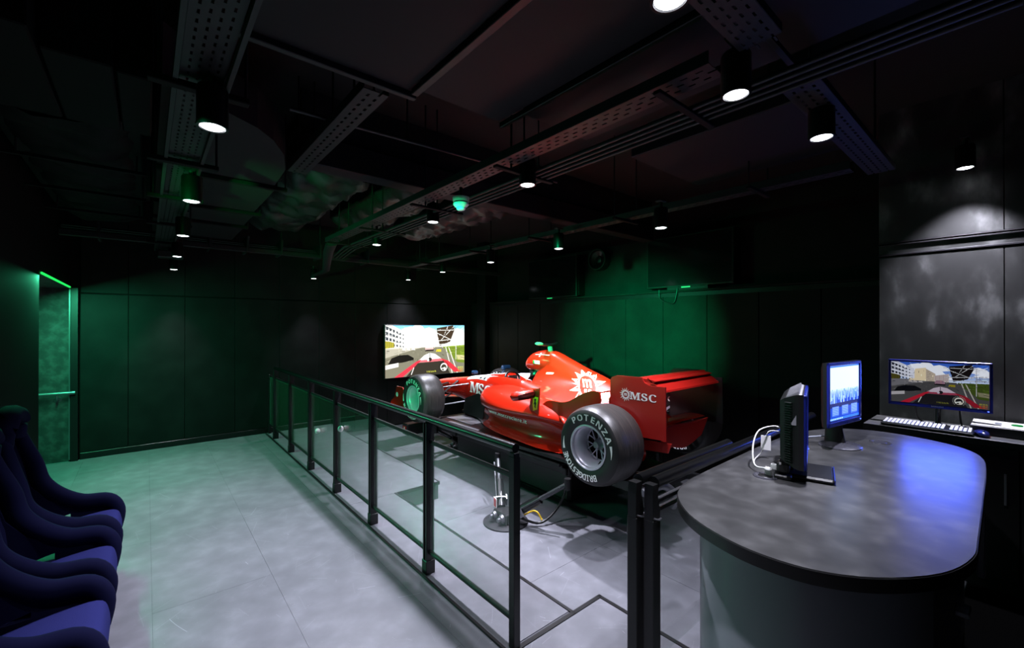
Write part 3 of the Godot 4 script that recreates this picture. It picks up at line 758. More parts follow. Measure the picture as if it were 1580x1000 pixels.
	s = T(); tube(s, [P(0.6, 2.84, 2.6), P(1.5, 2.84, 2.55), P(2.6, 2.84, 2.5)], 0.012, 8); obj("pipe_run", s, M.tray, t)
	hangers(t, [[0.83, 2.6], [1.28, 2.56], [2.4, 2.51]], 2.84)
	# crinkled ducts beyond the beam
	t = thing("foil_duct", "crinkled foil-wrapped ducts beyond the boxed beam, tinted green", "air duct")
	s = T(); grid(s, crumple(0.88, 1.55, 3.45, 6.0, 2.84, 0.09, 14, 40), true, 1); obj("wrapping", s, M.foil, t)
	s = T(); bx(s, 0.88, 1.55, 2.93, 3.2, 3.45, 6.0, 0.01); obj("duct_body", s, M.duct_dark, t)
	s = T(); grid(s, crumple(1.75, 2.4, 3.45, 5.6, 2.9, 0.08, 14, 36), true, 1); obj("wrapping", s, M.foil, t)
	s = T(); bx(s, 1.75, 2.4, 2.98, 3.22, 3.45, 5.6, 0.01); obj("duct_body", s, M.duct_dark, t)
	hangers(t, [[0.95, 4.0], [1.5, 4.0], [0.95, 5.2], [1.5, 5.2], [1.8, 4.3], [2.35, 4.3]], 2.95)
	t = thing("foil_duct", "crinkled foil-wrapped duct over the racing car with a rounded green-lit end", "air duct")
	s = T(); grid(s, crumple(2.5, 3.1, 3.4, 5.4, 2.84, 0.07, 14, 32), true, 1); obj("wrapping", s, M.foil, t)
	s = T(); bx(s, 2.5, 3.1, 2.92, 3.2, 3.4, 5.4, 0.02); obj("duct_body", s, M.duct_dark, t)
	hangers(t, [[2.55, 3.8], [3.05, 3.8], [2.55, 5.0], [3.05, 5.0]], 2.95)
	# channel above the railing with conduits
	t = thing("cable_channel", "long cable channel with conduits above the glass railing, bent down at its end", "cable tray")
	s = T(); perforated(s, 4.3, 0.12, 3, 0.06, along_a(1.58, 2.58, 0.72), 0.045); obj("tray_sheet", s, M.tray, t)
	s = T(); sweep(s, [P(1.58, 2.56, 5.0), P(1.66, 2.53, 5.35), P(1.72, 2.46, 5.6), P(1.98, 2.44, 6.5), P(2.0, 2.42, 7.15)], [Vector2(0.06, 0.025), Vector2(0.06, 0.025), Vector2(0.05, 0.02), Vector2(0.05, 0.02), Vector2(0.05, 0.02)], 8); obj("tray_bend", s, M.tray, t)
	for i in 4:
		s = T(); tube(s, [P(1.72 + i * 0.045, 2.55, 0.0), P(1.74 + i * 0.045, 2.55, 2.4), P(1.72 + i * 0.045, 2.54, 5.0), P(1.78 + i * 0.04, 2.5, 5.6)], 0.011, 6); obj("conduit", s, M.tray, t)
	for a in [0.9, 1.9, 2.9, 3.9, 4.8]:
		s = T(); bx(s, 1.48, 1.93, 2.53, 2.545, a - 0.015, a + 0.015, 0.002); obj("crossbar", s, M.duct_dark, t)
	hangers(t, [[1.6, 1.9], [1.7, 1.9], [1.6, 2.9], [1.7, 2.9], [1.6, 3.9], [1.7, 3.9], [1.6, 4.8], [1.7, 4.8]], 2.54)
	# tray over the car
	t = thing("cable_tray", "slim cable tray over the car, in front of the wall televisions", "cable tray")
	s = T(); perforated(s, 5.75, 0.1, 2, 0.07, along_a(3.3, 2.6, 0.68), 0.05); obj("tray_sheet", s, M.tray, t)
	for a in [1.2, 2.3, 3.4, 4.5, 5.8]:
		s = T(); bx(s, 3.1, 3.45, 2.575, 2.595, a - 0.015, a + 0.015, 0.002); obj("crossbar", s, M.duct_dark, t)
	hangers(t, [[3.11, 1.2], [3.44, 1.2], [3.11, 2.3], [3.44, 2.3], [3.11, 3.4], [3.44, 3.4], [3.11, 4.5], [3.44, 4.5], [3.11, 5.8], [3.44, 5.8]], 2.58)
	# tray across above the counter
	t = thing("cable_tray", "perforated tray crossing above the counter towards the smoky wall", "cable tray")
	s = T(); perforated(s, 0.62, 0.13, 4, 0.05, along_b(0.95, 2.6, 0.57)); obj("tray_sheet", s, M.tray, t)
	s = T(); perforated(s, 1.5, 0.13, 3, 0.05, along_b(1.98, 2.6, 0.57)); obj("tray_sheet", s, M.tray, t)
	s = T(); bx(s, 0.9, 3.5, 2.64, 2.66, 0.56, 0.58); obj("side_rail", s, M.tray, t)
	hangers(t, [[1.0, 0.57], [1.5, 0.57], [2.1, 0.57], [3.3, 0.57]], 2.65)
	# beam with pipes before the end wall
	t = thing("pipe_rack", "rack of pipes crossing low under the ceiling before the end wall", "pipe rack")
	s = T(); bx(s, -0.7, 5.2, 2.6, 2.66, 6.48, 6.54, 0.004); obj("rack_beam", s, M.tray, t)
	for k in 3:
		s = T(); tube(s, [P(-0.7, 2.68 + 0.03 * k, 6.6 + k * 0.05), P(2.0, 2.68 + 0.03 * k, 6.6 + k * 0.05), P(5.2, 2.68 + 0.02 * k, 6.6 + k * 0.05)], 0.014, 6); obj("pipe", s, M.tray, t)
	for b in [-0.4, 0.6, 1.0, 1.4, 1.9, 2.6, 3.6]:
		s = T(); bx(s, b - 0.012, b + 0.012, 2.6, 2.8, 6.45, 6.8, 0.002); obj("bracket", s, M.tray, t)
	hangers(t, [[-0.4, 6.51], [0.6, 6.51], [1.4, 6.51], [1.9, 6.51], [2.6, 6.51], [3.6, 6.51]], 2.64, 0.008)
	t = thing("junction_box", "small junction box under the green-lit end of the walkway tray", "junction box")
	s = T(); bx(s, 0.1, 0.34, 2.44, 2.52, 6.42, 6.6, 0.008); obj("box_body", s, M.tray, t)
	s = T(); tube(s, [P(0.22, 2.51, 6.5), P(0.22, 2.598, 6.5)], 0.02, 8); obj("stub", s, M.tray, t)
	# smoke detector
	t = thing("smoke_detector", "round white smoke detector hung below the cable channel", "smoke detector", P(1.57, 2.4, 2.375))
	s = T(); lathe(s, [Vector2(0, 0.0), Vector2(0.022, 0.002), Vector2(0.03, 0.012), Vector2(0.03, 0.02), Vector2(0.04, 0.024), Vector2(0.05, 0.036), Vector2(0.05, 0.046)], 24); obj("sensor_head", s, M.white_mark, t)
	s = T(); lathe(s, [Vector2(0.044, 0.046), Vector2(0.044, 0.056), Vector2(0.0, 0.056)], 24); obj("dark_ring", s, M.black_plastic, t)
	s = T(); lathe(s, [Vector2(0.0, 0.055), Vector2(0.05, 0.056), Vector2(0.054, 0.065), Vector2(0.054, 0.085), Vector2(0.0, 0.087)], 24); obj("base", s, M.cable_white, t)
	s = T(); tube(s, [Vector3(0, 0.085, 0), Vector3(0, 0.15, 0)], 0.012, 8); obj("stem", s, M.tray, t)
func crumple(b0: float, b1: float, a0: float, a1: float, y: float, amp: float, nb: int, na: int) -> Array:
	var n := FastNoiseLite.new(); n.seed = 5; n.frequency = 2.2; n.fractal_octaves = 3
	var D := []
	for i in na + 1:
		var r := []
		for j in nb + 1:
			var b := lerpf(b0, b1, float(j) / nb); var a := lerpf(a0, a1, float(i) / na)
			var e := pow(absf(2.0 * j / nb - 1.0), 4.0) * 0.12
			r.append(P(b, y + e + n.get_noise_2d(b * 1.2, a * 2.4) * amp, a))
		D.append(r)
	return D

# ---------------------------------------------------------------- railings
func build_railing():
	var t := thing("glass_railing", "long black steel railing with glass panes between walkway and car pit", "railing")
	var B := 1.445
	var posts := [1.69, 2.575, 3.505, 4.395, 5.28, 6.165, 7.05]
	var s: SurfaceTool
	for i in posts.size():
		var a: float = posts[i]
		s = T()
		if i == 0:
			bx(s, B - 0.022, B + 0.022, 0.0, 0.98, a - 0.022, a + 0.022, 0.003)
			bx(s, B - 0.02, B + 0.02, 0.97, 1.0, a - 0.02, a + 0.02, 0.004)
		else:
			bx(s, B - 0.03, B + 0.03, 0.0, 1.0, a - 0.024, a - 0.008, 0.002); bx(s, B - 0.03, B + 0.03, 0.0, 1.0, a + 0.008, a + 0.024, 0.002)
			bx(s, B - 0.034, B + 0.034, 0.0, 0.09, a - 0.03, a + 0.03, 0.003)
		obj("post", s, M.black_metal, t)
	s = T(); tube(s, [P(B, 1.022, 1.68), P(B, 1.022, 3.0), P(B, 1.022, 5.0), P(B, 1.022, 7.07)], 0.024, 16); obj("top_rail", s, M.black_satin, t)
	s = T(); bx(s, 1.385, 1.40, -0.02, 0.012, 1.7, 7.4); obj("base_strip", s, M.trim_black, t)
	for i in 7:
		var a0: float = posts[i] + 0.035; var a1: float = (posts[i + 1] if i < 6 else 7.44) - 0.035
		s = T(); bx(s, B - 0.005, B + 0.005, 0.155, 0.862, a0, a1)
		var g := obj("glass_pane", s, M.glass, t)
		s = T(); bx(s, B - 0.0052, B + 0.0052, 0.8622, 0.866, a0, a1)
		if i == 6: bx(s, B - 0.0052, B + 0.0052, 0.155, 0.862, a1, a1 + 0.003)
		obj("pane_edge", s, M.glass_edge, g)
		if i == 3 or i == 2:
			s = T(); var kp := []
			for k in 9: kp.append(Vector2(0.03 * cos(-PI / 2 + PI * k / 8.0), 0.026 * sin(-PI / 2 + PI * k / 8.0)))
			lathe(s, kp, 20, Transform3D(Basis(Vector3(0, 0, 1), Vector3(-1, 0, 0), Vector3(0, -1, 0)), P(B - 0.03, 0.51 if i == 3 else 0.665, 4.92 if i == 3 else 4.2)))
			obj("white_dome", s, M.white_mark, g)  # small white dome on the pane
		s = T(); bx(s, B - 0.012, B + 0.012, 0.132, 0.154, posts[i], a1 + 0.035, 0.002); obj("lower_rail", s, M.black_metal, t)
		s = T(); bx(s, B - 0.009, B + 0.009, 0.868, 0.888, posts[i], a1 + 0.035, 0.002); obj("clamp_rail", s, M.black_metal, t)
	s = T(); bx(s, B - 0.02, B + 0.02, 0.0, 0.9, 7.42, 7.46, 0.003); obj("wall_post", s, M.black_metal, t)
func build_second_railing():
	var t := thing("handrail_gate", "pair of round black handrails on twin posts beside the counter", "railing")
	var s := T()
	for q in [[1.075, 2.5, 1.62], [1.012, 3.75, 1.64]]:
		s = T(); tube(s, [P(q[2], 0.985, q[0]), P(2.1, 0.985, q[0]), P(q[1], 0.985, q[0])], 0.026, 16); obj("handrail", s, M.black_satin, t)
	for q in [[1.6, 1.075], [1.625, 1.012]]:
		s = T(); bx(s, q[0] - 0.028, q[0] + 0.028, 0.0, 0.84, q[1] - 0.024, q[1] + 0.024, 0.003)
		prism(s, V2([-0.028, 0.8, 0.028, 0.8, 0.03, 0.87, 0.018, 0.915, 0.014, 0.94, 0.022, 0.985, -0.022, 0.985, -0.026, 0.94]), 0.04, Transform3D(Basis(), P(q[0], 0, q[1])))
		obj("post", s, M.black_metal, t)
		s = T(); sweep(s, smooth_path([P(q[0] - 0.02, 0.85, q[1] - 0.022), P(q[0], 0.842, q[1] - 0.03), P(q[0] + 0.03, 0.838, q[1] - 0.024)], 4), [Vector2(0.005, 0.004), Vector2(0.005, 0.004), Vector2(0.005, 0.004), Vector2(0.005, 0.004), Vector2(0.005, 0.004), Vector2(0.005, 0.004), Vector2(0.005, 0.004), Vector2(0.005, 0.004), Vector2(0.005, 0.004)], 6); obj("clamp", s, M.steel, t)
	s = T(); bx(s, 1.68, 3.5, 0.16, 0.85, 1.06, 1.07); obj("glass_pane", s, M.glass, t)
	s = T(); bx(s, 1.66, 3.6, 0.855, 0.875, 1.055, 1.075, 0.002); bx(s, 1.66, 3.6, 0.82, 0.832, 1.05, 1.08, 0.002); obj("clamp_rail", s, M.steel, t)
	s = T(); bx(s, 2.55, 2.6, 0.0, 0.86, 1.055, 1.09, 0.003); bx(s, 3.5, 3.55, 0.0, 0.97, 1.0, 1.04, 0.003); obj("post", s, M.black_metal, t)

# ---------------------------------------------------------------- motion platform under the car
func build_platform():
	var t := thing("motion_platform", "black motion platform with slanted rams carrying the red racing car", "platform")
	var s := T()
	for b in [3.05, 4.25]: bx(s, b - 0.03, b + 0.03, 0.24, 0.315, 2.75, 5.6, 0.006)
	for a in [2.8, 3.6, 4.7, 5.5]: bx(s, 3.0, 4.3, 0.24, 0.31, a - 0.03, a + 0.03, 0.006)
	obj("frame", s, M.black_metal, t)
	s = T(); bx(s, 2.92, 4.38, 0.335, 0.365, 2.78, 5.2, 0.006); obj("deck", s, M.carbon, t)
	s = T(); bx(s, 3.2, 3.5, 0.366, 0.372, 4.6, 5.2, 0.002); bx(s, 3.0, 3.12, 0.366, 0.372, 4.15, 4.95, 0.002); obj("cover_plate", s, M.steel, t)
	s = T(); bx(s, 3.3, 4.15, -0.17, 0.24, 3.0, 5.1, 0.03); obj("added_dark_block", s, M.black_metal, t)  # block added as machinery mass, stops green light passing under the deck
	# warning sign on the frame's corner
	s = T(); bx(s, 2.69, 2.95, 0.16, 0.31, 5.36, 5.52, 0.01); var cab := obj("control_box", s, M.black_plastic, t)
	s = T(); bx(s, 2.684, 2.69, 0.19, 0.28, 5.4, 5.49, 0.001); obj("warning_sign", s, M.red_mark, cab)
	s = T(); prism(s, V2([-0.018, -0.03, 0.018, -0.03, 0.026, 0.0, 0.012, 0.012, 0.012, 0.034, -0.004, 0.034, -0.006, 0.008, -0.022, 0.0]), 0.002, Transform3D(Basis(Vector3(0, 0, 1), Vector3(0, 1, 0), Vector3(-1, 0, 0)), P(2.682, 0.235, 5.445))); obj("hand_symbol", s, M.white_mark, cab)
	# base joints and rams
	for q in [[2.56, 3.12, 1.0], [4.5, 3.05, -1.0], [3.55, 5.4, 1.0]]:
		var c := Vector2(q[0], q[1])
		s = T(); lathe(s, [Vector2(0.21, 0.0), Vector2(0.21, 0.012), Vector2(0.2, 0.018), Vector2(0.0, 0.018)], 28, Transform3D(Basis(), P(c.x, -0.18, c.y)))
		var bp := obj("base_plate", s, M.duct, t)
		s = T(); box(s, P(c.x, -0.12, c.y), Vector3(0.16, 0.1, 0.2), 0.012); obj("joint_block", s, M.black_metal, bp)
		for k in [-1.0, 1.0]:
			s = T(); lathe(s, [Vector2(0, 0), Vector2(0.035, 0), Vector2(0.04, 0.01), Vector2(0.03, 0.03), Vector2(0.018, 0.035), Vector2(0.018, 0.06), Vector2(0, 0.062)], 16, Transform3D(Basis(Vector3(0, -1, 0), Vector3(-1, 0, 0), Vector3(0, 0, -1)), P(c.x - 0.08, -0.11, c.y + k * 0.055))); obj("bolt", s, M.steel, bp)
		for k in [1.0, -1.0]:
			var lo := P(c.x + 0.02, -0.08, c.y + k * 0.09); var hi := P(c.x + 0.3 * q[2], 0.24, c.y + k * 0.5)
			if q[1] > 5.0: hi = P(c.x + 0.55 * k, 0.24, c.y - 0.25)
			var d := (hi - lo)
			s = T(); tube(s, [lo, lo + d * 0.5], 0.042, 14); var ram := obj("ram", s, M.black_satin, t)
			s = T(); tube(s, [lo + d * 0.5, hi], 0.022, 12); obj("ram_rod", s, M.ram_steel, ram)
			s = T(); tube(s, [lo + d * 0.12 + P(-0.05, 0.0, 0), lo + d * 0.92 + P(-0.05, 0.0, 0)], 0.01, 8); obj("guide_rod", s, M.ram_steel, ram)
			var f := frame_of(d)
			s = T(); box(s, lo + d * 0.14, Vector3(0.12, 0.1, 0.015), 0.002, f); box(s, lo + d * 0.14 - f.x * 0.055, Vector3(0.01, 0.1, 0.05), 0.0, f); obj("bracket", s, M.steel, ram)
			s = T(); lathe(s, [Vector2(0, -0.05), Vector2(0.03, -0.05), Vector2(0.03, 0.05), Vector2(0, 0.05)], 14, Transform3D(Basis(), hi)); obj("top_joint", s, M.black_metal, ram)
			if k > 0.0 and q[1] < 3.13 and q[0] < 3.0:
				s = T(); box(s, P(c.x - 0.03, -0.03, c.y + 0.12), Vector3(0.006, 0.09, 0.075), 0.0, Basis(Vector3.UP, -0.3)); obj("label_plate", s, M.white_mark, ram)
				s = T(); box(s, P(c.x - 0.0345, -0.03, c.y + 0.12), Vector3(0.004, 0.07, 0.05), 0.0, Basis(Vector3.UP, -0.3)); obj("label_print", s, M.red_mark, ram)
	s = T(); tube(s, smooth_path([P(2.6, -0.1, 3.0), P(2.75, -0.15, 2.85), P(2.95, -0.02, 2.8), P(3.0, 0.2, 2.75)], 6), 0.012, 8); obj("cable", s, M.black_plastic, t)
	s = T(); tube(s, smooth_path([P(2.62, -0.12, 3.0), P(2.72, -0.05, 2.9), P(2.72, -0.1, 2.8)], 5), 0.008, 8); obj("cable", s, M.yellow_mark, t)
	# rear gearbox frame seen behind the wheel
	s = T(); bx(s, 3.2, 3.9, 0.2, 0.3, 2.05, 2.75, 0.01); obj("rear_support", s, M.black_metal, t)
	s = T(); tube(s, smooth_path([P(3.05, 0.3, 1.98), P(3.25, 0.33, 1.93), P(3.4, 0.22, 1.9), P(3.45, 0.1, 1.95)], 6), 0.035, 10); obj("hose", s, M.steel, t)

# ---------------------------------------------------------------- racing car (local x = across, y = up from the tyres' foot, -z = forward)
func C(v: float, w: float, u: float) -> Vector3: return Vector3(v, w, -u)
# plate in the (u, w) plane at v
func plate(v: float) -> Transform3D: return Transform3D(Basis(Vector3(0, 0, -1), Vector3(0, 1, 0), Vector3(1, 0, 0)), Vector3(v, 0, 0))
func rows_of(tab: Array) -> Array:
	var G := []
	for r in tab:
		var q := []
		for i in range(1, r.size(), 2): q.append(C(-r[i], r[i + 1], r[0]))
		G.append(q)
	return G
func sun_tris(c: Vector2, r0: float, r1: float, rays: int) -> Array:
	var o := []
	for k in rays:
		var t := TAU * (k + 0.5) / rays; var d := Vector2.from_angle(t); var n := d.orthogonal()
		var len := r1 if k % 2 == 0 or rays == 12 else r1 * 0.86
		if rays == 12 and d.y > 0.0: len *= 1.0 - 0.3 * d.y
		var w := r0 * sin(PI / rays) * 0.92
		var tip := c + d * len; var bl := c + d * r0 + n * w; var br := c + d * r0 - n * w; var md := c + d * (r0 + 0.002)
		o.append([tip, bl, md])                       # the white half of the ray
		var th := r0 * 0.05                            # a thin outline on its other half
		var e := (br - tip).normalized(); var en := Vector2(-e.y, e.x)
		if en.dot(md - br) < 0: en = -en
		o.append([tip, br, br + en * th * 2.0]); o.append([tip, br + en * th * 2.0, tip + (md - tip) * 0.08])
	return o
func ring_tris(c: Vector2, r0: float, r1: float, n := 40) -> Array:
	var o := []
	for k in n:
		var a := Vector2.from_angle(TAU * k / n); var b := Vector2.from_angle(TAU * (k + 1) / n)
		o.append([c + a * r0, c + a * r1, c + b * r1]); o.append([c + a * r0, c + b * r1, c + b * r0])
	return o
func moved(ts: Array, c: Vector2, sx := 1.0, sy := 1.0) -> Array:
	var o := []
	for t in ts: o.append([c + t[0] * Vector2(sx, sy), c + t[1] * Vector2(sx, sy), c + t[2] * Vector2(sx, sy)])
	return o
# 2D marks on a left-hand plate: text runs towards the tail, so u is mirrored
func sheared(ts: Array, w0: float, k: float) -> Array:
	var o := []
	for t in ts:
		var q := []
		for p in t: q.append(Vector2(p.x + k * (p.y - w0), p.y))
		o.append(q)
	return o
func marks_on_plate(s: SurfaceTool, ts: Array, v: float):
	flat(s)
	for t in ts: ot(s, C(v, t[0].y, t[0].x), C(v, t[1].y, t[1].x), C(v, t[2].y, t[2].x), Vector3(-1, 0, 0))
func word(t: String, font: Font, h: float, u: float, w: float, sx := 1.0) -> Array:
	var ts := text_tris(t, font, h)
	var lo := Vector2(1e9, 1e9); var hi := -lo
	for q in ts:
		for p in q: lo = lo.min(p); hi = hi.max(p)
	return moved(moved(ts, -(lo + hi) * 0.5), Vector2(u, w), -sx, 1.0)

func wheel_proto(R: float, hw: float) -> MeshInstance3D:
	var X := Transform3D(Basis(Vector3(0, 1, 0), Vector3(-1, 0, 0), Vector3(0, 0, 1)), Vector3.ZERO)
	var s := T()
	var tread := []
	var n := 12
	for i in n + 1:
		var t := -1.0 + 2.0 * i / n
		tread.append(Vector2(R - 0.028 * pow(absf(t), 4.0), t * (hw - 0.012)))
	var groove := []
	for i in tread.size():
		groove.append(tread[i])
	lathe(s, groove, 72, X)
	s.generate_normals()
	var tyre := MeshInstance3D.new(); tyre.mesh = s.commit(); tyre.material_override = M.tyre
	s = T()
	var y0 := hw - 0.012
	lathe(s, [Vector2(R - 0.028, y0), Vector2(R - 0.036, y0 + 0.006), Vector2(0.275, y0 + 0.016), Vector2(0.245, y0 + 0.02), Vector2(0.205, y0 + 0.014), Vector2(0.182, y0 + 0.0)], 72, X)
	lathe(s, [Vector2(0.182, -y0), Vector2(0.24, -y0 - 0.014), Vector2(R - 0.036, -y0 - 0.006), Vector2(R - 0.028, -y0)], 72, X)
	obj("sidewall", s, M.tyre_side, tyre)
	s = T()
	lathe(s, [Vector2(0.186, y0 - 0.004), Vector2(0.184, y0 + 0.008), Vector2(0.174, y0 + 0.01), Vector2(0.167, y0 + 0.002), Vector2(0.165, y0 - 0.02), Vector2(0.158, y0 - 0.028), Vector2(0.15, y0 - 0.04), Vector2(0.143, y0 - 0.16), Vector2(0.134, y0 - 0.168)], 72, X)
	lathe(s, [Vector2(0.16, -y0), Vector2(0.186, -y0)], 48, X)
	obj("rim", s, M.rim, tyre)
	s = T(); lathe(s, [Vector2(0.144, y0 - 0.2), Vector2(0.0, y0 - 0.2)], 40, X); obj("brake_disc", s, M.black_metal, tyre)
	s = T(); lathe(s, [Vector2(0.0, -y0 + 0.01), Vector2(0.16, -y0 + 0.01)], 40, X); obj("inner_cover", s, M.black_metal, tyre)
	s = T()
	for k in 7:
		var a := TAU * k / 7.0
		var dir := func(t: float, r: float, y: float) -> Vector3: return X * Vector3(cos(t) * r, y, sin(t) * r)
		for g in [-1.0, 1.0]:
			tube(s, [dir.call(a, 0.03, y0 - 0.14), dir.call(a + g * 0.1, 0.075, y0 - 0.145), dir.call(a + g * 0.24, 0.146, y0 - 0.155)], 0.0055, 6)
	obj("spokes", s, M.rim, tyre)
	s = T(); lathe(s, [Vector2(0.052, y0 - 0.16), Vector2(0.05, y0 - 0.14), Vector2(0.036, y0 - 0.125), Vector2(0.03, y0 - 0.1), Vector2(0.024, y0 - 0.095), Vector2(0.0, y0 - 0.095)], 24, X); obj("hub_nut", s, M.steel, tyre)
	# raised white lettering round the sidewall
	var yt := y0 + 0.021
	for side in 2:
		s = T()
		for q in [["POTENZA", 16.0, 49.0, 1.3], ["BRIDGESTONE", 203.0, 44.0, 0.95]]:
			var txt: String = q[0]
			for i in txt.length():
				var th := deg_to_rad(q[1] - q[2] + 2.0 * q[2] * i / (txt.length() - 1))
				var er := Vector3(0, -sin(th), cos(th)); var up := Vector3(0, cos(th), sin(th))
				var B := Basis(er * q[3], up, Vector3(-1, 0, 0))
				add_text(s, txt[i], fbold, 0.05, Transform3D(B, up * 0.243 - Vector3(yt, 0, 0)))
		for q in [[88.0, 16.0], [270.0, 16.0]]:
			var prev := []
			for k in 9:
				var f := k / 8.0
				var th := deg_to_rad(q[0] - q[1] * 0.75 + q[1] * 1.5 * f); var wd := 0.011 * (1.0 - f) + 0.001
				var up := Vector3(0, cos(th), sin(th))
				var cur := [up * (0.25 - wd) - Vector3(yt, 0, 0), up * (0.25 + wd) - Vector3(yt, 0, 0)]
				if k > 0: oq(s, prev[0], prev[1], cur[1], cur[0], Vector3(-1, 0, 0))
				prev = cur
		var le := obj("lettering", s, M.white_mark, tyre)
		if side == 1: le.rotation.y = PI
	s = T(); tube(s, [X * Vector3(-0.13, y0 - 0.04, 0.075), X * Vector3(-0.115, y0 - 0.075, 0.07)], 0.005, 6); obj("valve", s, M.black_plastic, tyre)
	return tyre

func build_car():
	var car := thing("racing_car", "red open-wheel racing car with a big white sun emblem on its engine cover", "racing car", P(3.65, 0.32, 2.31))
	var s: SurfaceTool
	# nose and cockpit tub: half sections from the centre line outwards
	var ch := rows_of([
		[4.26, 0.0, 0.30, 0.012, 0.30, 0.02, 0.298, 0.024, 0.29, 0.024, 0.28, 0.016, 0.272, 0.0, 0.27],
		[4.22, 0.0, 0.335, 0.035, 0.334, 0.055, 0.325, 0.065, 0.305, 0.065, 0.285, 0.045, 0.268, 0.0, 0.265],
		[4.08, 0.0, 0.385, 0.05, 0.383, 0.078, 0.37, 0.09, 0.34, 0.09, 0.3, 0.07, 0.275, 0.0, 0.27],
		[3.88, 0.0, 0.44, 0.065, 0.437, 0.1, 0.42, 0.118, 0.38, 0.118, 0.33, 0.09, 0.292, 0.0, 0.287],
		[3.5, 0.0, 0.51, 0.085, 0.507, 0.135, 0.485, 0.158, 0.43, 0.155, 0.35, 0.12, 0.302, 0.0, 0.295],
		[3.03, 0.0, 0.57, 0.11, 0.567, 0.17, 0.54, 0.2, 0.47, 0.195, 0.35, 0.15, 0.285, 0.0, 0.275],
		[2.6, 0.0, 0.63, 0.13, 0.625, 0.2, 0.598, 0.235, 0.51, 0.23, 0.34, 0.19, 0.235, 0.0, 0.22],
		[2.35, 0.0, 0.665, 0.15, 0.66, 0.225, 0.63, 0.265, 0.53, 0.26, 0.33, 0.22, 0.19, 0.0, 0.18],
		[2.2, 0.0, 0.66, 0.16, 0.675, 0.24, 0.655, 0.29, 0.54, 0.28, 0.32, 0.24, 0.15, 0.0, 0.14],
		[2.12, 0.0, 0.50, 0.16, 0.58, 0.25, 0.675, 0.3, 0.55, 0.295, 0.32, 0.26, 0.13, 0.0, 0.12],
		[1.95, 0.0, 0.34, 0.19, 0.42, 0.265, 0.685, 0.325, 0.56, 0.315, 0.32, 0.28, 0.11, 0.0, 0.1],
		[1.7, 0.0, 0.33, 0.2, 0.42, 0.275, 0.69, 0.345, 0.58, 0.335, 0.32, 0.3, 0.1, 0.0, 0.09],
		[1.5, 0.0, 0.4, 0.2, 0.5, 0.275, 0.69, 0.355, 0.58, 0.345, 0.32, 0.31, 0.1, 0.0, 0.09],
		[1.42, 0.0, 0.62, 0.16, 0.64, 0.26, 0.68, 0.355, 0.58, 0.345, 0.32, 0.31, 0.1, 0.0, 0.09],
		[1.1, 0.0, 0.62, 0.16, 0.63, 0.26, 0.62, 0.35, 0.54, 0.34, 0.32, 0.3, 0.1, 0.0, 0.09]])
	var cd := dense(ch, 5, 5)
	s = T(); grid(s, cd, true); grid(s, mirrored(cd), false); obj("chassis", s, M.red_paint, car)
	s = T(); bx_car(s, -0.2, 0.2, 0.35, 0.43, 1.5, 2.08); obj("cockpit_liner", s, M.carbon, car)
	# white band with dark blocks in front of the cockpit
	s = T()
	var wt := split_tris(poly_tris(V2([2.72, 0.605, 2.2, 0.61, 2.2, 0.72, 2.72, 0.72])), 0.02)
	drape(s, wt, cd, 0.004)
	for i in cd.size() - 1:
		for j in range(0, 11):
			var q := [cd[i][j], cd[i + 1][j], cd[i + 1][j + 1], cd[i][j + 1]]
			if -q[0].z > 2.76 or -q[1].z < 1.72: continue
			if -q[1].z < 2.22 and j < 8: continue
			for m in [1.0, -1.0]:
				var a := []
				for p in q: a.append(Vector3(p.x * m, p.y + 0.004, p.z))
				oq(s, a[0], a[1], a[2], a[3], Vector3.UP)
	obj("white_band", s, M.white_mark, car)
	s = T()
	for q in [[2.62, 2.52], [2.42, 2.36], [2.3, 2.25]]:
		drape(s, split_tris(poly_tris(V2([q[0], 0.612, q[1], 0.622, q[1], 0.655, q[0], 0.64])), 0.02), cd, 0.007)
	obj("dark_blocks", s, M.carbon, car)
	for k in 3:
		s = T(); drape(s, split_tris(word("MSC"[k], fserif, 0.145, [2.5, 2.31, 2.135][k], 0.485, 1.42), 0.03), cd, 0.004); obj("side_letter", s, M.white_mark, car)
	# engine cover and the airbox above it
	var ec := rows_of([
		[1.50, 0.0, 0.72, 0.05, 0.715, 0.09, 0.69, 0.14, 0.65, 0.24, 0.61, 0.34, 0.585],
		[1.44, 0.0, 0.86, 0.06, 0.84, 0.09, 0.77, 0.12, 0.70, 0.23, 0.635, 0.38, 0.59],
		[1.34, 0.0, 0.98, 0.07, 0.955, 0.1, 0.86, 0.115, 0.75, 0.22, 0.645, 0.4, 0.585],
		[1.22, 0.0, 1.03, 0.075, 1.0, 0.112, 0.89, 0.125, 0.77, 0.23, 0.65, 0.42, 0.58],
		[1.0, 0.0, 0.955, 0.075, 0.93, 0.12, 0.84, 0.15, 0.745, 0.25, 0.655, 0.44, 0.57],
		[0.77, 0.0, 0.87, 0.07, 0.85, 0.13, 0.78, 0.18, 0.71, 0.28, 0.64, 0.44, 0.55],
		[0.57, 0.0, 0.805, 0.065, 0.79, 0.135, 0.735, 0.2, 0.67, 0.28, 0.605, 0.4, 0.515],
		[0.3, 0.0, 0.71, 0.06, 0.7, 0.12, 0.655, 0.18, 0.6, 0.24, 0.54, 0.32, 0.455],
		[0.0, 0.0, 0.59, 0.05, 0.58, 0.09, 0.54, 0.13, 0.49, 0.17, 0.435, 0.2, 0.37],
		[-0.3, 0.0, 0.47, 0.03, 0.465, 0.05, 0.445, 0.07, 0.41, 0.085, 0.37, 0.1, 0.32]])
	var ed := dense(ec, 6, 5)
	s = T(); grid(s, ed, true); grid(s, mirrored(ed), false); obj("engine_cover", s, M.red_paint, car)
	var rings := []
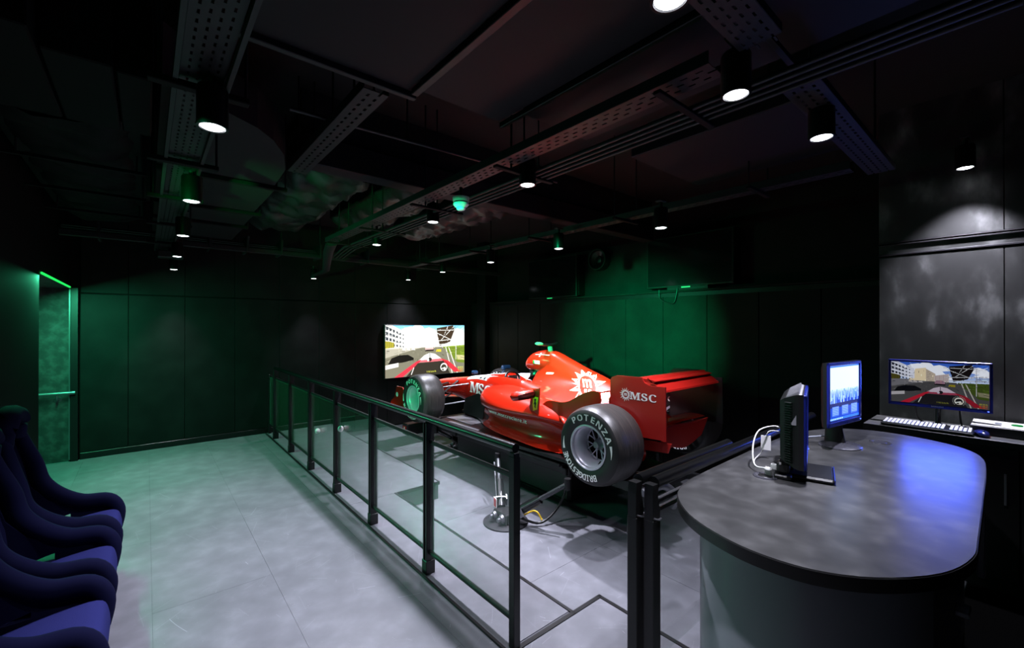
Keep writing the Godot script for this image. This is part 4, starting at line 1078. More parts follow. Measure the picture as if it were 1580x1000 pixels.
	for q in [[0.85, 0.84, 0.05, 0.05], [1.05, 0.875, 0.085, 0.095], [1.26, 0.9, 0.115, 0.128], [1.38, 0.905, 0.125, 0.132], [1.5, 0.9, 0.125, 0.125], [1.58, 0.895, 0.115, 0.112], [1.62, 0.89, 0.1, 0.095], [1.625, 0.89, 0.088, 0.082], [1.6, 0.89, 0.08, 0.072], [1.4, 0.89, 0.05, 0.05]]:
		var r := []
		for k in 33:
			var t := TAU * k / 32.0
			var lean: float = (sin(t)) * -0.05 if q[0] > 1.45 else 0.0
			r.append(C(cos(t) * q[2], q[1] + sin(t) * q[3], q[0] + lean))
		rings.append(r)
	var air := []
	for r in rings: air.append(r)
	s = T(); grid(s, air.slice(0, 8), true, 1); var ab := obj("airbox", s, M.red_paint, car)
	s = T(); grid(s, air.slice(7, 9), true, 1); obj("intake", s, M.carbon, ab)
	var adn := dense(air.slice(0, 7), 3, 1)
	s = T(); drape(s, split_tris(poly_tris(V2([1.47, 0.875, 1.36, 0.872, 1.36, 0.912, 1.47, 0.915])), 0.015), adn, 0.003); obj("badge", s, M.white_mark, ab)
	s = T(); drape(s, split_tris(poly_tris(V2([1.47, 0.875, 1.445, 0.8745, 1.445, 0.9145, 1.47, 0.915])), 0.015), adn, 0.005); obj("badge_stripe", s, M.green_mark, ab)
	s = T()
	drape(s, split_tris(poly_tris(V2([1.46, 0.982, 1.2, 0.982, 1.2, 0.987, 1.46, 0.987])) + poly_tris(V2([1.38, 0.96, 1.365, 0.96, 1.365, 1.0, 1.38, 1.005])), 0.02), adn, 0.004); obj("fine_stripes", s, M.white_mark, ab)
	s = T(); drape(s, split_tris(poly_tris(V2([1.26, 0.77, 1.14, 0.775, 1.12, 0.795, 1.24, 0.79])), 0.02), ed, 0.004); obj("pale_flash", s, M.white_mark, car)
	# camera pod on top
	s = T(); sweep(s, [C(0, 1.02, 1.3), C(0, 1.06, 1.31), C(0, 1.08, 1.31)], [Vector2(0.02, 0.035), Vector2(0.022, 0.035), Vector2(0.02, 0.03)], 12); var pod := obj("camera_pod", s, M.cam_green, car)
	s = T(); sweep(s, [C(-0.14, 1.115, 1.33), C(-0.08, 1.1, 1.33), C(0.0, 1.095, 1.32), C(0.08, 1.1, 1.33), C(0.14, 1.115, 1.33)], [Vector2(0.02, 0.012), Vector2(0.045, 0.016), Vector2(0.04, 0.014), Vector2(0.045, 0.016), Vector2(0.02, 0.012)], 12); obj("camera_wing", s, M.black_plastic, pod)
	s = T(); sweep(s, [C(-0.19, 1.118, 1.34), C(-0.17, 1.116, 1.34), C(-0.13, 1.112, 1.33)], [Vector2(0.03, 0.014), Vector2(0.045, 0.02), Vector2(0.045, 0.018)], 12); obj("camera_lens_housing", s, M.cam_green, pod)
	# sun emblem
	var sc := Vector2(0.6, 0.705)
	s = T()
	drape(s, split_tris(sheared(ring_tris(sc, 0.094, 0.11) + sun_tris(sc, 0.11, 0.215, 12) + word("m", fbold, 0.095, 0.6, 0.728, 0.95) + word("sc", fbold, 0.062, 0.6, 0.652, 1.0), sc.y, 0.85), 0.02), ed, 0.005); obj("sun_emblem", s, M.white_mark, car)
	# sidepods
	var sp := rows_of([
		[1.9, 0.36, 0.585, 0.43, 0.58, 0.52, 0.555, 0.575, 0.48, 0.56, 0.395, 0.47, 0.3, 0.36, 0.25, 0.36, 0.2],
		[1.86, 0.35, 0.6, 0.44, 0.592, 0.545, 0.565, 0.61, 0.48, 0.595, 0.385, 0.49, 0.3, 0.5, 0.2, 0.58, 0.17],
		[1.6, 0.35, 0.625, 0.47, 0.61, 0.61, 0.572, 0.69, 0.47, 0.68, 0.39, 0.55, 0.34, 0.55, 0.19, 0.66, 0.15],
		[1.3, 0.37, 0.61, 0.5, 0.598, 0.65, 0.555, 0.72, 0.46, 0.715, 0.4, 0.58, 0.35, 0.585, 0.19, 0.70, 0.14],
		[1.0, 0.4, 0.585, 0.53, 0.575, 0.66, 0.53, 0.72, 0.46, 0.715, 0.41, 0.59, 0.355, 0.6, 0.18, 0.71, 0.13],
		[0.77, 0.42, 0.56, 0.53, 0.548, 0.64, 0.512, 0.70, 0.455, 0.695, 0.415, 0.57, 0.35, 0.58, 0.18, 0.7, 0.12],
		[0.5, 0.38, 0.51, 0.47, 0.495, 0.55, 0.455, 0.59, 0.4, 0.57, 0.36, 0.48, 0.27, 0.5, 0.16, 0.62, 0.11],
		[0.2, 0.29, 0.44, 0.35, 0.42, 0.39, 0.38, 0.41, 0.33, 0.39, 0.29, 0.34, 0.22, 0.36, 0.14, 0.42, 0.11],
		[-0.1, 0.18, 0.37, 0.22, 0.35, 0.25, 0.31, 0.26, 0.27, 0.25, 0.24, 0.2, 0.19, 0.2, 0.14, 0.24, 0.11]])
	var sd := dense(sp, 6, 5)
	s = T(); grid(s, sd, true); obj("sidepod", s, M.red_paint, car)
	s = T(); grid(s, mirrored(sd), false); obj("sidepod", s, M.red_paint, car)
	s = T(); drape(s, split_tris(word("www.msccrociere.it", fbold, 0.038, 1.46, 0.31, 1.5), 0.02), sd, 0.006); obj("web_lettering", s, M.white_mark, car)
	s = T(); prism(s, V2([-0.72, 0.35, 0.72, 0.35, 0.74, 1.0, 0.7, 1.8, 0.45, 1.95, 0.2, 2.5, 0.12, 3.0, -0.12, 3.0, -0.2, 2.5, -0.45, 1.95, -0.7, 1.8, -0.74, 1.0]), 0.03, flatX(Vector3(0, 0.085, 0))); obj("floor_tray", s, M.carbon, car)
	for m in [-1.0, 1.0]:
		# flip-up ahead of the rear wheel, fence with shield, mirror
		s = T(); prism(s, smooth_closed(V2([0.93, 0.4, 0.86, 0.48, 0.8, 0.55, 0.73, 0.585, 0.634, 0.59, 0.55, 0.592, 0.448, 0.622, 0.352, 0.675, 0.245, 0.726, 0.105, 0.742, 0.105, 0.6, 0.29, 0.5, 0.45, 0.44, 0.617, 0.4, 0.741, 0.38]), 2), 0.014, plate(0.6 * m)); obj("flip_up", s, M.red_paint, car)
		s = T(); prism(s, V2([0.105, 0.742, 0.33, 0.69, 0.33, 0.68, 0.105, 0.73]), 0.2, plate(0.5 * m)); obj("flip_up_top", s, M.red_paint, car)
		s = T(); prism(s, V2([0.755, 0.715, 0.775, 0.42, 0.86, 0.42, 0.905, 0.5, 0.87, 0.69]), 0.012, plate(0.7 * m)); var fence := obj("fence", s, M.red_paint, car)
		s = T(); prism(s, V2([0.775, 0.62, 0.79, 0.5, 0.845, 0.48, 0.855, 0.54, 0.84, 0.625]), 0.003, plate(0.7075 * m)); obj("shield", s, M.yellow_mark, fence)
		s = T(); prism(s, V2([0.8, 0.6, 0.81, 0.575, 0.798, 0.56, 0.812, 0.53, 0.805, 0.51, 0.825, 0.52, 0.822, 0.55, 0.838, 0.545, 0.825, 0.575, 0.83, 0.6, 0.812, 0.605]), 0.003, plate(0.709 * m)); obj("shield_figure", s, M.carbon, fence)
		s = T(); sweep(s, [C(0.62 * m, 0.66, 0.86), C(0.66 * m, 0.655, 0.87), C(0.74 * m, 0.645, 0.89), C(0.84 * m, 0.632, 0.92), C(0.9 * m, 0.625, 0.94), C(0.915 * m, 0.622, 0.945)], [Vector2(0.03, 0.03), Vector2(0.05, 0.045), Vector2(0.055, 0.05), Vector2(0.055, 0.05), Vector2(0.045, 0.04), Vector2(0.02, 0.018)], 16); var mi := obj("wing_mirror", s, M.red_paint, car)
		s = T(); sweep(s, [C(0.66 * m, 0.65, 0.815), C(0.78 * m, 0.637, 0.835), C(0.88 * m, 0.625, 0.872)], [Vector2(0.006, 0.03), Vector2(0.006, 0.034), Vector2(0.006, 0.026)], 12); obj("mirror_glass", s, M.mirror_red_reflection, mi)
		s = T(); sweep(s, smooth_path([C(0.45 * m, 0.5, 0.85), C(0.56 * m, 0.46, 0.6), C(0.66 * m, 0.4, 0.42)], 4), [Vector2(0.03, 0.02), Vector2(0.04, 0.02), Vector2(0.04, 0.02), Vector2(0.04, 0.02), Vector2(0.04, 0.02), Vector2(0.04, 0.02), Vector2(0.04, 0.018), Vector2(0.035, 0.016), Vector2(0.03, 0.012)], 10); obj("turning_vane", s, M.red_paint, car)
		# barge board, suspension
		s = T(); prism(s, V2([2.1, 0.14, 2.05, 0.42, 2.2, 0.46, 2.5, 0.36, 2.55, 0.16]), 0.01, plate(0.4 * m)); obj("barge_board", s, M.carbon, car)
		for q in [[2.62, 0.23, 0.3, 3.0, 0.2], [3.25, 0.16, 0.3, 3.06, 0.2], [2.68, 0.22, 0.52, 3.0, 0.45], [3.3, 0.17, 0.47, 3.06, 0.45], [3.0, 0.19, 0.53, 3.03, 0.24]]:
			s = T(); sweep(s, [C(q[1] * m, q[2], q[0]), C(0.62 * m, q[4], q[3])], [Vector2(0.024, 0.009), Vector2(0.02, 0.008)], 10); obj("suspension_arm", s, M.steel if q[0] < 2.9 else M.carbon, car)
		for q in [[0.45, 0.28, 0.3, 0.05, 0.26], [-0.2, 0.14, 0.3, -0.03, 0.26], [0.3, 0.24, 0.45, 0.03, 0.42], [-0.15, 0.12, 0.42, -0.03, 0.42]]:
			s = T(); sweep(s, [C(q[1] * m, q[2], q[0]), C(0.6 * m, q[4], q[3])], [Vector2(0.026, 0.01), Vector2(0.022, 0.009)], 10); obj("suspension_arm", s, M.carbon, car)
	# cockpit details
	s = T(); sweep(s, [C(0, 0.58, 1.42), C(0, 0.64, 1.5), C(0, 0.7, 1.54), C(0, 0.76, 1.53), C(0, 0.8, 1.5)], [Vector2(0.13, 0.06), Vector2(0.15, 0.09), Vector2(0.14, 0.1), Vector2(0.11, 0.08), Vector2(0.06, 0.04)], 16); obj("headrest", s, M.carbon, car)
	s = T(); var hoop := []
	for k in 21: hoop.append(C(cos(TAU * k / 20) * 0.115, 0.645 + sin(TAU * k / 20) * 0.085, 2.0 + sin(TAU * k / 20) * 0.03))
	tube(s, hoop, 0.016, 8, false); box(s, C(0, 0.645, 2.0), Vector3(0.16, 0.07, 0.03), 0.01); tube(s, [C(0, 0.66, 2.0), C(0, 0.58, 2.15)], 0.02, 8); obj("steering_wheel", s, M.black_plastic, car)
	s = T(); box(s, C(0.3, 0.73, 2.5), Vector3(0.16, 0.055, 0.05), 0.015); tube(s, [C(0.3, 0.72, 2.5), C(0.2, 0.62, 2.5)], 0.01, 6); obj("display_box", s, M.blue_box, car)
	s = T(); box(s, C(-0.02, 0.65, 2.82), Vector3(0.09, 0.05, 0.06), 0.012); tube(s, [C(-0.02, 0.64, 2.82), C(-0.02, 0.57, 2.82)], 0.012, 6); obj("sensor_box", s, M.blue_box, car)
	s = T(); tube(s, [C(0, 0.6, 2.7), C(0.0, 0.71, 2.72)], 0.004, 6); obj("aerial", s, M.carbon, car)
	# front wing
	s = T(); sweep(s, [C(-0.7, 0.13, 3.95), C(-0.35, 0.13, 3.97), C(0, 0.17, 4.0), C(0.35, 0.13, 3.97), C(0.7, 0.13, 3.95)], [Vector2(0.14, 0.012), Vector2(0.16, 0.014), Vector2(0.16, 0.014), Vector2(0.16, 0.014), Vector2(0.14, 0.012)], 16); var fw := obj("front_wing", s, M.red_paint, car)
	s = T(); sweep(s, [C(-0.7, 0.26, 3.76), C(-0.15, 0.22, 3.8)], [Vector2(0.07, 0.01), Vector2(0.07, 0.01)], 12); sweep(s, [C(0.7, 0.26, 3.76), C(0.15, 0.22, 3.8)], [Vector2(0.07, 0.01), Vector2(0.07, 0.01)], 12); obj("wing_flap", s, M.red_paint, fw)
	for m in [-1.0, 1.0]:
		s = T(); prism(s, V2([4.12, 0.09, 4.1, 0.15, 3.98, 0.22, 3.9, 0.4, 3.7, 0.4, 3.62, 0.3, 3.62, 0.1]), 0.012, plate(0.71 * m)); obj("wing_endplate", s, M.red_paint, fw)
		s = T(); prism(s, V2([4.2, 0.08, 3.62, 0.08, 3.62, 0.095, 4.2, 0.095]), 0.12, plate(0.75 * m)); obj("foot_plate", s, M.red_paint, fw)
		s = T(); prism(s, circle2(Vector2(3.88, 0.275), 0.036), 0.003, plate(0.7185 * m)); obj("white_disc", s, M.white_mark, fw)
		s = T(); prism(s, V2([3.9, 0.3, 4.1, 0.3, 4.1, 0.15, 3.9, 0.15]), 0.012, plate(0.09 * m)); obj("nose_pylon", s, M.red_paint, fw)
	# rear wing
	s = T()
	sweep(s, [C(-0.49, 0.87, -0.25), C(0.49, 0.87, -0.25)], [Vector2(0.13, 0.016), Vector2(0.13, 0.016)], 16)
	var rw := obj("rear_wing", s, M.red_satin, car)
	s = T()
	for q in [[-0.3, 0.9, -0.44, 0.80, 0.014], [0.02, 0.815, -0.3, 0.79, 0.02]]:
		prism(s, V2([q[0], q[1], q[2], q[3], q[2] - 0.005, q[3] - q[4], q[0], q[1] - q[4]]), 0.98, plate(0.0))
	obj("wing_flap", s, M.red_satin, rw)
	s = T(); sweep(s, [C(-0.4, 0.47, -0.25), C(0, 0.48, -0.25), C(0.4, 0.47, -0.25)], [Vector2(0.1, 0.012), Vector2(0.1, 0.014), Vector2(0.1, 0.012)], 12); obj("beam_wing", s, M.red_paint, rw)
	var ep := V2([0.062, 0.39, 0.062, 0.84, 0.045, 0.872, -0.005, 0.892, -0.259, 0.897, -0.27, 0.875, -0.285, 0.855, -0.317, 0.84, -0.374, 0.834, -0.473, 0.838, -0.479, 0.407, -0.46, 0.4, -0.43, 0.408])
	for m in [-1.0, 1.0]:
		s = T(); prism(s, ep, 0.012, plate(0.5 * m)); var e := obj("endplate", s, M.red_satin if m < 0 else M.carbon, rw)
		if m > 0: e.set_meta("label", "black inner side of the far endplate")
	s = T(); marks_on_plate(s, ring_tris(Vector2(-0.1, 0.737), 0.026, 0.034, 24) + sun_tris(Vector2(-0.1, 0.737), 0.034, 0.064, 16) + word("m", fbold, 0.028, -0.1, 0.737, 0.9) + word("MSC", fserif, 0.062, -0.268, 0.735, 1.32), -0.5075); obj("endplate_lettering", s, M.white_mark, rw)
	s = T(); prism(s, V2([-0.05, 0.36, -0.49, 0.38, -0.46, 0.3, -0.1, 0.27]), 0.012, plate(-0.44)); obj("diffuser_fence", s, M.red_satin, car)
	s = T(); prism(s, V2([-0.05, 0.36, -0.36, 0.38, -0.36, 0.3, -0.1, 0.27]), 0.012, plate(0.3)); obj("diffuser_fence", s, M.red_satin, car)
	s = T()
	grid(s, dense([[C(-0.44, 0.34, -0.1), C(-0.2, 0.36, -0.1), C(0.05, 0.36, -0.1), C(0.3, 0.36, -0.1)], [C(-0.44, 0.47, -0.36), C(-0.2, 0.475, -0.35), C(0.05, 0.46, -0.37), C(0.3, 0.475, -0.4)], [C(-0.44, 0.44, -0.4), C(-0.2, 0.45, -0.38), C(0.05, 0.44, -0.4), C(0.3, 0.46, -0.42)], [C(-0.44, 0.3, -0.38), C(-0.2, 0.28, -0.35), C(0.05, 0.24, -0.35), C(0.28, 0.32, -0.38)]], 5, 4), true); obj("diffuser", s, M.red_satin, car)
	s = T(); sweep(s, [C(0, 0.36, 0.1), C(0, 0.38, -0.15), C(0, 0.4, -0.3)], [Vector2(0.08, 0.09), Vector2(0.06, 0.06), Vector2(0.03, 0.03)], 12); obj("crash_cone", s, M.carbon, car)
	s = T(); bx_car(s, -0.33, -0.3, 0.4, 0.62, 0.06, 0.2); bx_car(s, -0.46, -0.3, 0.45, 0.68, 0.05, 0.12); obj("rear_cowl", s, M.red_paint, car)
	# wheels
	var rear := wheel_proto(0.33, 0.185)
	put(rear, "rear_wheel", car); rear.position = C(-0.71, 0.33, 0.0)
	var r2: Node3D = rear.duplicate(); put(r2, "rear_wheel", car); r2.position = C(0.71, 0.33, 0.0); r2.rotation.y = PI
	var front := wheel_proto(0.3275, 0.17)
	put(front, "front_wheel", car); front.position = C(-0.73, 0.33, 3.03)
	var f2: Node3D = front.duplicate(); put(f2, "front_wheel", car); f2.position = C(0.73, 0.33, 3.03); f2.rotation.y = PI
func bx_car(s: SurfaceTool, v0: float, v1: float, w0: float, w1: float, u0: float, u1: float):
	box(s, C((v0 + v1) / 2, (w0 + w1) / 2, (u0 + u1) / 2), Vector3(absf(v1 - v0), absf(w1 - w0), absf(u1 - u0)), 0.01)

# ---------------------------------------------------------------- counter
func build_counter():
	var out := smooth_closed(V2([1.637, 0.901, 1.74, 0.955, 1.9, 0.985, 2.4, 0.992, 3.0, 0.985, 3.35, 0.93, 3.58, 0.82, 3.69, 0.65, 3.68, 0.44, 3.58, 0.25, 3.4, 0.15, 3.1, 0.12, 2.6, 0.108, 2.1, 0.098, 1.9, 0.1, 1.71, 0.152, 1.545, 0.265, 1.455, 0.397, 1.436, 0.546, 1.47, 0.683, 1.535, 0.803]), 4)
	var t := thing("counter", "rounded dark stone-look counter on a grey curved base", "counter")
	var s := T(); prism(s, out, 0.04, flatX(Vector3(0, 0.927, 0)), true); obj("edge_band", s, M.black_plastic, t)
	var ins: PackedVector2Array = Geometry2D.offset_polygon(out, -0.003)[0]
	s = T(); prism(s, ins, 0.004, flatX(Vector3(0, 0.949, 0)), true); obj("countertop", s, M.counter_top, t)
	var base := V2([1.78, 0.88, 1.68, 0.83, 1.6, 0.755, 1.545, 0.66, 1.525, 0.55, 1.54, 0.44, 1.6, 0.34, 1.69, 0.26, 1.8, 0.21, 1.93, 0.19])
	var sm := PackedVector2Array()
	for i in base.size() - 1:
		for k in 5: sm.append(base[i].cubic_interpolate(base[i + 1], base[maxi(i - 1, 0)], base[mini(i + 2, base.size() - 1)], k / 5.0))
	sm.append(base[-1])
	s = T(); s.set_smooth_group(2)
	for i in sm.size() - 1:
		var n := Vector2(sm[i + 1].y - sm[i].y, sm[i].x - sm[i + 1].x); if n.dot(sm[i] - Vector2(2.2, 0.55)) < 0: n = -n
		oq(s, P(sm[i].x, 0, sm[i].y), P(sm[i + 1].x, 0, sm[i + 1].y), P(sm[i + 1].x, 0.907, sm[i + 1].y), P(sm[i].x, 0.907, sm[i].y), Vector3(n.x, 0, -n.y))
	obj("base_panel", s, M.counter_base, t)
	s = T(); var full := PackedVector2Array(); full.append_array(sm); full.append_array(V2([3.4, 0.2, 3.5, 0.7, 3.2, 0.88])); full = Geometry2D.offset_polygon(full, -0.012)[0]
	prism(s, full, 0.9, flatX(Vector3(0, 0.452, 0)), true); obj("carcass", s, M.black_plastic, t)
	s = T(); bx(s, 2.75, 2.785, 0.56, 0.85, 0.11, 0.135, 0.003); obj("cable_trunk", s, M.strip_grey, t)
	s = T(); bx(s, 2.28, 2.36, 0.58, 0.6, 0.13, 0.17, 0.003); obj("bracket", s, M.strip_grey, t)
	for q in [[2.95, 0.87], [2.9, 0.83], [2.5, 0.68], [2.62, 0.66]]:
		s = T(); lathe(s, [Vector2(0, 0), Vector2(0.008, 0), Vector2(0.01, 0.012), Vector2(0, 0.016)], 12, Transform3D(Basis(Vector3(1, 0, 0), Vector3(0, 0, 1), Vector3(0, -1, 0)), P(q[0], q[1], 0.16))); obj("lock", s, M.yellow_mark, t)
	# things on the counter
	var top := 0.9512
	t = monitor("monitor", "black monitor seen edge-on from behind, nearest to the camera on the counter", 0.4, 0.33, 0.42, P(2.37, top, 0.668), 0.0, "", false)
	t.rotation.y = yaw_for(Vector2(0.25, -0.96))
	t = monitor("monitor", "black monitor on a round foot showing a pale blue desktop", 0.42, 0.36, 0.13, P(3.07, top, 0.672), 0.0, "screen_desktop", true)
	t.rotation.y = yaw_for(Vector2(-0.15, -1.0))
	for q in [[P(2.19, top, 0.775), "grey cable ring in the counter beside the edge-on monitor"], [P(3.345, top, 0.556), "round grey cap set in the counter behind the lit monitor's foot"]]:
		t = thing("cable_grommet", q[1], "grommet", q[0], 0.0)
		s = T(); lathe(s, [Vector2(0.052, 0), Vector2(0.05, 0.004), Vector2(0.04, 0.005), Vector2(0.036, 0.003), Vector2(0.0, 0.003)], 28); obj("ring", s, M.foot_grey, t)
		s = T(); lathe(s, [Vector2(0.03, 0.003), Vector2(0.028, 0.005), Vector2(0.0, 0.005)], 20); obj("cap", s, M.black_plastic if q[1].begins_with("grey") else M.foot_grey, t)
	t = thing("video_cable", "white video cable looping from the counter ring to the edge-on monitor", "cable")
	s = T(); tube(s, smooth_path([P(2.2, 0.985, 0.78), P(2.24, 0.98, 0.84), P(2.3, 1.05, 0.87), P(2.4, 1.11, 0.88), P(2.5, 1.125, 0.84), P(2.5, 1.11, 0.79)], 7), 0.0038, 8); obj("lead", s, M.cable_white, t)
	s = T(); box(s, P(2.2, 0.975, 0.765), Vector3(0.022, 0.04, 0.03), 0.005, Basis(Vector3(0, 0, 1), 0.4)); box(s, P(2.225, 0.995, 0.75), Vector3(0.018, 0.028, 0.028), 0.004); obj("plug", s, M.cable_white, t)
	t = thing("paper_tag", "small white paper tag hanging on a grey lead behind the edge-on monitor", "tag")
	s = T(); box(s, P(2.48, 1.035, 0.875), Vector3(0.004, 0.075, 0.045), 0.0, Basis(Vector3.UP, 0.25)); obj("tag_card", s, M.white_mark, t)
	s = T(); tube(s, smooth_path([P(2.3, 0.957, 0.86), P(2.4, 0.957, 0.9), P(2.5, 1.0, 0.89), P(2.5, 1.09, 0.87), P(2.55, 1.09, 0.82)], 5), 0.003, 6); obj("lead", s, M.cable_white, t)
	t = thing("power_cables", "two grey leads lying behind the lit monitor on the counter", "cable")
	s = T(); tube(s, smooth_path([P(3.05, 1.0, 0.76), P(2.95, 0.98, 0.86), P(2.8, 0.957, 0.84), P(2.68, 0.957, 0.78)], 6), 0.005, 8); obj("lead", s, M.strip_grey, t)
	s = T(); tube(s, smooth_path([P(3.06, 1.0, 0.77), P(2.98, 0.957, 0.9), P(2.85, 0.957, 0.88), P(2.72, 0.957, 0.8)], 6), 0.005, 8); obj("lead", s, M.black_plastic, t)
func yaw_for(n: Vector2) -> float: return atan2(n.x, -n.y)   # local +z turned to the direction n = (b, a)
func monitor(called: String, label: String, w: float, h: float, tall: float, at: Vector3, turn: float, screen: String, round_foot: bool) -> Node3D:
	var t := thing(called, label, "monitor", at, turn, "")
	var s := T()
	var y0 := tall - 0.33 if screen == "" else 0.13
	if screen == "": y0 = 0.065
	var cy := y0 + h / 2
	# shell: shallow tapered back
	s = T()
	var back := [[0.0, 1.0, 1.0], [-0.02, 1.0, 1.0], [-0.035, 0.97, 0.97], [-0.075, 0.86, 0.86], [-0.09, 0.8, 0.78]]
	if screen == "screen_desktop": back = [[0.0, 1.0, 1.0], [-0.018, 1.0, 1.0], [-0.026, 0.96, 0.96], [-0.045, 0.8, 0.8]]
	if screen == "screen_race_small" : back = [[0.0, 1.0, 1.0], [-0.02, 1.0, 1.0], [-0.03, 0.9, 0.86], [-0.045, 0.7, 0.6]]
	var G := []
	for q in back:
		var r := []
		for k in [[-1, -1], [1, -1], [1, 1], [-1, 1]]: r.append(Vector3(k[0] * w / 2 * q[1], cy + k[1] * h / 2 * q[2], q[0]))
		G.append(r)
	flat(s)
	for i in G.size() - 1:
		for k in 4:
			var j := (k + 1) % 4
			var m: Vector3 = (G[i][k] + G[i][j]) * 0.5
			oq(s, G[i][k], G[i][j], G[i + 1][j], G[i + 1][k], Vector3(m.x, m.y - cy, 0))
	oq(s, G[-1][0], G[-1][1], G[-1][2], G[-1][3], Vector3(0, 0, -1)); oq(s, G[0][0], G[0][1], G[0][2], G[0][3], Vector3(0, 0, 1))
	obj("casing", s, M.monitor_black, t)
	var bz := 0.016 if screen == "screen_race_small" else 0.02
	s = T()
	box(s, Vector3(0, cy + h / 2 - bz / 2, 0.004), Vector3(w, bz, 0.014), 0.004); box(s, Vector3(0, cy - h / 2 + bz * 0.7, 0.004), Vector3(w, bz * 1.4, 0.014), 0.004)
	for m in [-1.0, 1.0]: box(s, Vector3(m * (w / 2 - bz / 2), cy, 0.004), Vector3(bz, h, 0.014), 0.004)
	obj("bezel", s, M.blue_lit_bezel, t)
	s = T(); flat(s)
	var x1 := w / 2 - bz; var y1 := cy - h / 2 + bz * 1.4; var y2 := cy + h / 2 - bz
	var uv := [Vector2(0, 1), Vector2(1, 1), Vector2(1, 0), Vector2(0, 0)]; var ps := [Vector3(-x1, y1, 0.003), Vector3(x1, y1, 0.003), Vector3(x1, y2, 0.003), Vector3(-x1, y2, 0.003)]
	for k in [0, 2, 1, 0, 3, 2]: s.set_uv(uv[k]); s.add_vertex(ps[k])
	obj("screen", s, M[screen] if screen else M.tv_screen, t)
	s = T(); box(s, Vector3(w / 2 - 0.02, cy - h / 2 + 0.012, 0.012), Vector3(0.008, 0.006, 0.003)); obj("power_light", s, M.led_dot, t)
	if screen == "":
		# vents along the back's top and a low folded stand
		s = T()
		for k in 14: box(s, Vector3(-w / 2 * 0.86 + k * w * 0.86 / 13.0, cy + h / 2 - 0.006, -0.04 - 0.001 * (k % 2)), Vector3(0.006, 0.01, 0.055), 0.0, Basis(Vector3.RIGHT, -0.55))
		box(s, Vector3(0, cy + h / 2 - 0.004, -0.012), Vector3(w * 0.98, 0.012, 0.012), 0.002)
		obj("vent_ribs", s, M.monitor_silver, t)
		for m in [-1.0, 1.0]:
			s = T()
			for k in 26: box(s, Vector3(m * w / 2 * 0.93, cy - h * 0.42 + k * h * 0.032, -0.056), Vector3(0.02, 0.004, 0.03), 0.0, Basis(Vector3.UP, m * 0.6))
			obj("side_ribs", s, M.monitor_black, t)
		s = T(); prism(s, V2([-0.02, -0.02, 0.03, -0.02, 0.005, 0.03]), 0.002, Transform3D(Basis(Vector3(0, 0, 1), Vector3(0, 1, 0), Vector3(-1, 0, 0)), Vector3(-w / 2 * 0.98, cy + 0.05, -0.03))); obj("side_reflection", s, M.monitor_silver, t)  # pale triangle stands in for a reflection on the casing
		s = T(); box(s, Vector3(0, 0.012, 0.015), Vector3(0.24, 0.022, 0.19), 0.008); box(s, Vector3(0, 0.06, -0.06), Vector3(0.12, 0.1, 0.03), 0.008); obj("stand", s, M.monitor_black, t)
		s = T(); box(s, Vector3(0, 0.014, 0.111), Vector3(0.235, 0.018, 0.004), 0.0); obj("stand_edge", s, M.blue_lit_bezel, t)  # edge coloured blue for the light it reflects
		s = T(); box(s, Vector3(-0.1, 0.05, -0.08), Vector3(0.1, 0.05, 0.05), 0.01); box(s, Vector3(-0.1, 0.01, -0.08), Vector3(0.12, 0.02, 0.07), 0.005); obj("rear_hinge", s, M.monitor_black, t)
	else:
		s = T(); sweep(s, [Vector3(0, 0.01, -0.045), Vector3(0, 0.09, -0.05), Vector3(0, y0 + 0.08, -0.055)], [Vector2(0.055 if round_foot else 0.045, 0.03 if round_foot else 0.016), Vector2(0.045, 0.025 if round_foot else 0.014), Vector2(0.045, 0.022 if round_foot else 0.012)], 16, true); obj("neck", s, M.monitor_black, t)
		var fr := 0.12 if round_foot else 0.085
		s = T(); lathe(s, [Vector2(fr, 0.0), Vector2(fr, 0.006), Vector2(fr * 0.85, 0.013), Vector2(fr * 0.45, 0.022), Vector2(0.0, 0.024)], 32, Transform3D(Basis().scaled(Vector3(1.0, 1.0, 0.85)), Vector3(0, 0, -0.02))); obj("foot", s, M.foot_grey, t)
	return t

